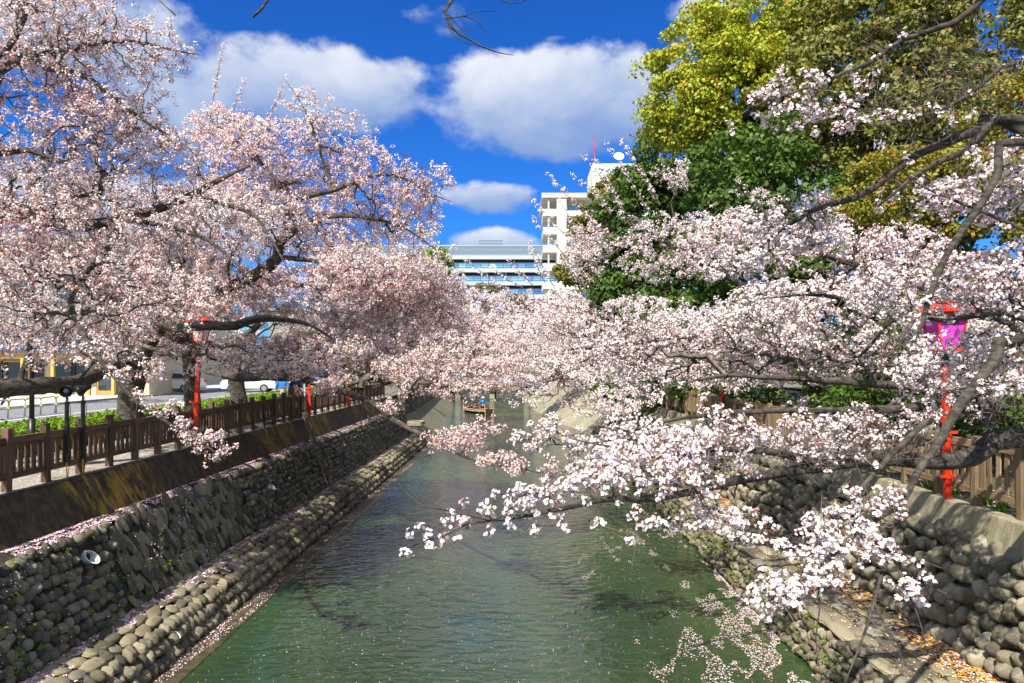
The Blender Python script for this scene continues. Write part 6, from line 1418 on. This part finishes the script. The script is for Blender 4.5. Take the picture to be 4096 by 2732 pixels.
# ------------------------------------------------------------------ fallen petals, leaves, weeds
def scatter(name, label, cat, pos, N, size, cols, m='petal', seed=1):
    r = np.random.RandomState(seed); n = len(pos)
    V, Fq = quads(pos, N + r.normal(0, .25, N.shape), size * r.uniform(.6, 1.3, (n, 1)), r)
    pick = r.choice(len(cols), n, p=[c[1] for c in cols]); base = np.array([c[0] for c in cols])[pick] * r.uniform(.8, 1.1, (n, 1))
    o = link(name, npmesh(name, V, Fq, False, col=np.clip(base, 0, .93)), M[m]); tag(o, label, cat, kind='stuff'); TRI[0] += 2 * n; return o
r = np.random.RandomState(77)
PET = [((0.84, 0.56, 0.66), .45), ((0.88, 0.74, 0.78), .45), ((0.66, 0.40, 0.50), .1)]
def ypow(n, a=7.5, b=45, k=1.5): return a + (b - a) * r.rand(n) ** k
# ledge under the concrete wall
n = 15000; y = ypow(n); x = r.uniform(-8.14, -7.88, n); z = np.where(x > -8.04, 2.5 - (x + 8.04) * .35, 2.525)
pos = np.stack([x, y, z + .004 + r.rand(n) * .025], 1); keep = hashn(pos, 1.5, 8) > -.5
scatter('petals', 'band of pink petals caught on the ledge between the stained dappled concrete and the cobble wall', 'petals', pos[keep], np.tile([0.2, 0, 1.0], (keep.sum(), 1)), .035, PET, seed=2)
# inner edge of bench plus joints
n = 34000; y = ypow(n, 7.5, 47); s = r.rand(n) ** 1.7; x = -7.36 + s * .75; z = np.where(x < -6.98, .80 - (x + 7.40) * .19, .72 - (x + 6.98) * .55)
pos = np.stack([x, y, z + .012 + r.rand(n) * .015], 1); keep = (hashn(pos * np.array([3, 1, 1]), 3.5, 9) + (0.9 - s * 2.6)) > -.15
scatter('petals', 'pink petals drifted along the back of the left stone bench and between its stones', 'petals', pos[keep], np.tile([0.25, 0, 1.0], (keep.sum(), 1)), .040, PET, seed=3)
# specks on the walls
n = 5000; y = ypow(n, 8, 44, 1.3); s = r.rand(n); x = -7.36 - s * .54; z = .85 + s * 1.6
pos = np.stack([x + .085, y, z + .02], 1); keep = hashn(pos, 5, 10) > .35
scatter('petals', 'scattered pink petals stuck between the cobbles of the dark left wall', 'petals', pos[keep], np.tile([.5, 0, .8], (keep.sum(), 1)), .030, PET, seed=4)
# apron
n = 9000; y = ypow(n, 7.5, 47); x = r.uniform(-6.42, -5.88, n); pos = np.stack([x, y, np.full(n, .024)], 1); keep = hashn(pos * np.array([2, .7, 1]), 2.0, 11) > .35
scatter('petals', 'pale petals washed up on the wet slab at the left water line', 'petals', pos[keep], np.tile([0, 0, 1.0], (keep.sum(), 1)), .028, PET, seed=5)
# floating on the water
n = 60000; y = 8 + 34 * r.rand(n) ** 1.25; x = 5.15 - 3.6 * r.rand(n) ** 1.7
pos = np.stack([x, y, np.full(n, .006)], 1); f_ = hashn(pos * np.array([1.0, .45, 1]), 2.2, 12) + .5 * hashn(pos, 5.5, 13); keep = f_ > .28 + (5.2 - x) * .22 + np.clip(y - 22, 0, 99) * .03
FLO = [((0.88, 0.76, 0.80), .72), ((0.75, 0.30, 0.28), .10), ((0.65, 0.35, 0.12), .10), ((0.85, 0.55, 0.62), .08)]
scatter('floating_petals', 'rafts of pale petals floating by the right bench on the green water', 'petals', pos[keep], np.tile([0, 0, 4.0], (keep.sum(), 1)), .030, FLO, seed=6)
n = 4000; y = 8 + 40 * r.rand(n) ** 1.3; x = r.uniform(-5.8, 5.1, n); pos = np.stack([x, y, np.full(n, .006)], 1)
scatter('floating_petals', 'single white petals dotted over the open canal water', 'petals', pos, np.tile([0, 0, 4.0], (n, 1)), .024, FLO, seed=7)
# right ledge: orange leaves and petals along the wall
n = 30000; y = 7.5 + 36 * r.rand(n) ** 1.7; s = r.rand(n) ** 2.0; x = 6.94 - s * 1.35; pos = np.stack([x, y, .895 + r.rand(n) * .02], 1)
keep = (hashn(pos * np.array([2, 1, 1]), 2.6, 14) + .8 - s * 2.6 - np.clip(y - 20, 0, 99) * .02) > .05
LEAF = [((0.70, 0.34, 0.05), .34), ((0.78, 0.48, 0.10), .20), ((0.50, 0.16, 0.03), .12), ((0.86, 0.74, 0.74), .34)]
scatter('fallen_leaves', 'orange camphor leaves and petals heaped along the wall on the right ledge', 'leaves', pos[keep], np.tile([0, 0, 1.6], (keep.sum(), 1)), .048, LEAF, seed=8)
n = 5000; y = 7.5 + 30 * r.rand(n) ** 1.5; x = r.uniform(5.5, 6.9, n); pos = np.stack([x, y, np.full(n, .896)], 1)
scatter('fallen_petals', 'sparse petals and leaf bits over the paving of the right ledge', 'petals', pos, np.tile([0, 0, 1.6], (n, 1)), .032, LEAF, seed=9)
# path litter by the fences
n = 5000; y = 8 + 34 * r.rand(n) ** 1.4; x = r.uniform(-9.6, -8.62, n); pos = np.stack([x, y, np.full(n, ZL + .006)], 1)
scatter('fallen_petals', 'petals dusting the footpath under the left fence', 'petals', pos, np.tile([0, 0, 1.6], (n, 1)), .028, PET, seed=10)
n = 9000; y = 8 + 30 * r.rand(n) ** 1.4; x = 7.72 + 1.2 * r.rand(n); pos = np.stack([x, y, np.full(n, ZR + .006)], 1)
scatter('leaf_litter', 'brown leaf litter on the soil behind the right coping', 'leaves', pos, np.tile([0, 0, 1.6], (n, 1)), .05, [((0.14, 0.08, 0.04), .5), ((0.30, 0.18, 0.08), .3), ((0.7, 0.55, 0.55), .2)], seed=11)
# weeds: tufts of narrow blades
def tufts(name, label, cat, pts, nb, ln, wd, cols, out, seed, droop=.5):
    r = np.random.RandomState(seed); pts = np.repeat(np.array(pts), nb, axis=0); n = len(pts)
    d = r.normal(0, .6, (n, 3)) + np.array(out); d /= np.linalg.norm(d, axis=1, keepdims=True)
    L = ln * r.uniform(.5, 1.2, (n, 1)); side = np.cross(d, r.normal(size=(n, 3))); side /= np.linalg.norm(side, axis=1, keepdims=True)
    a = pts + r.normal(0, .03, (n, 3)); b = a + d * L * .55; c = b + (d * .6 + np.array([0, 0, -droop])) * L * .6
    V = np.stack([a - side * wd, a + side * wd, b + side * wd * .8, b - side * wd * .8, c], 1).reshape(-1, 3)
    k = np.arange(n)[:, None] * 5; Fq = np.concatenate([k + np.array([[0, 1, 2, 3]]), k + np.array([[3, 2, 4, 4]])])
    Fq = k + np.array([[0, 1, 2, 3]]); F2 = k + np.array([[3, 2, 4]])
    me = bpy.data.meshes.new(name); me.from_pydata(V.tolist(), [], Fq.tolist() + F2.tolist())
    at = me.attributes.new('tint', 'FLOAT_COLOR', 'FACE'); pick = np.array([q[0] for q in cols])[r.choice(len(cols), n, p=[q[1] for q in cols])] * r.uniform(.7, 1.2, (n, 1))
    cc = np.ones((2 * n, 4), np.float32); cc[:n, :3] = pick; cc[n:, :3] = pick; at.data.foreach_set('color', cc.ravel())
    o = link(name, me, M['leaf']); tag(o, label, cat, kind='stuff'); return o
pts = [(7.15 + (z_ - 1) * .23 - .12, y_, z_) for y_, z_ in zip(8 + 8 * r.rand(46) ** 1.4, r.uniform(1.0, 2.3, 46))]
tufts('weeds', 'yellow-green grass tufts hanging from the right cobble wall', 'weeds', pts, 34, .16, .004, [((0.34, 0.36, 0.05), .6), ((0.42, 0.30, 0.08), .2), ((0.12, 0.22, 0.03), .2)], (-.6, -.2, .5), 21, .8)
pts = [(5.20 + z_ * .2 - .05, y_, z_) for y_, z_ in zip(8 + 22 * r.rand(150) ** 1.5, r.uniform(.1, .8, 150))]
tufts('weeds', 'small green weeds and moss in the joints of the right ledge face', 'weeds', pts, 22, .07, .008, [((0.13, 0.26, 0.02), .6), ((0.22, 0.30, 0.04), .4)], (-.7, 0, .5), 22, .3)
pts = [(-7.36 - s_ * .53 + .07, y_, .85 + s_ * 1.6) for y_, s_ in zip(8 + 34 * r.rand(150) ** 1.4, r.rand(150))]
tufts('weeds', 'bright green weeds sprouting from the left wall and bench joints', 'weeds', pts, 16, .07, .008, [((0.15, 0.34, 0.02), .7), ((0.30, 0.34, 0.03), .3)], (.7, 0, .5), 23, .3)
pts = [(7.75 + .3 * r.rand(), y_, ZR) for y_ in 9 + 26 * r.rand(90)] + [(-8.9 - .3 * r.rand(), y_, ZL) for y_ in 17 + 26 * r.rand(60)]
tufts('weeds', 'green plants growing at the foot of the timber fences', 'weeds', pts, 40, .16, .012, [((0.10, 0.24, 0.02), .7), ((0.25, 0.34, 0.04), .3)], (0, 0, 1.0), 24, .5)

print('leaf and blossom triangles', TRI[0])
dep = [(len(o.data.polygons), o.name) for o in sc.objects if o.type == 'MESH']
print('polygons', sum(d[0] for d in dep), 'objects', len(dep))
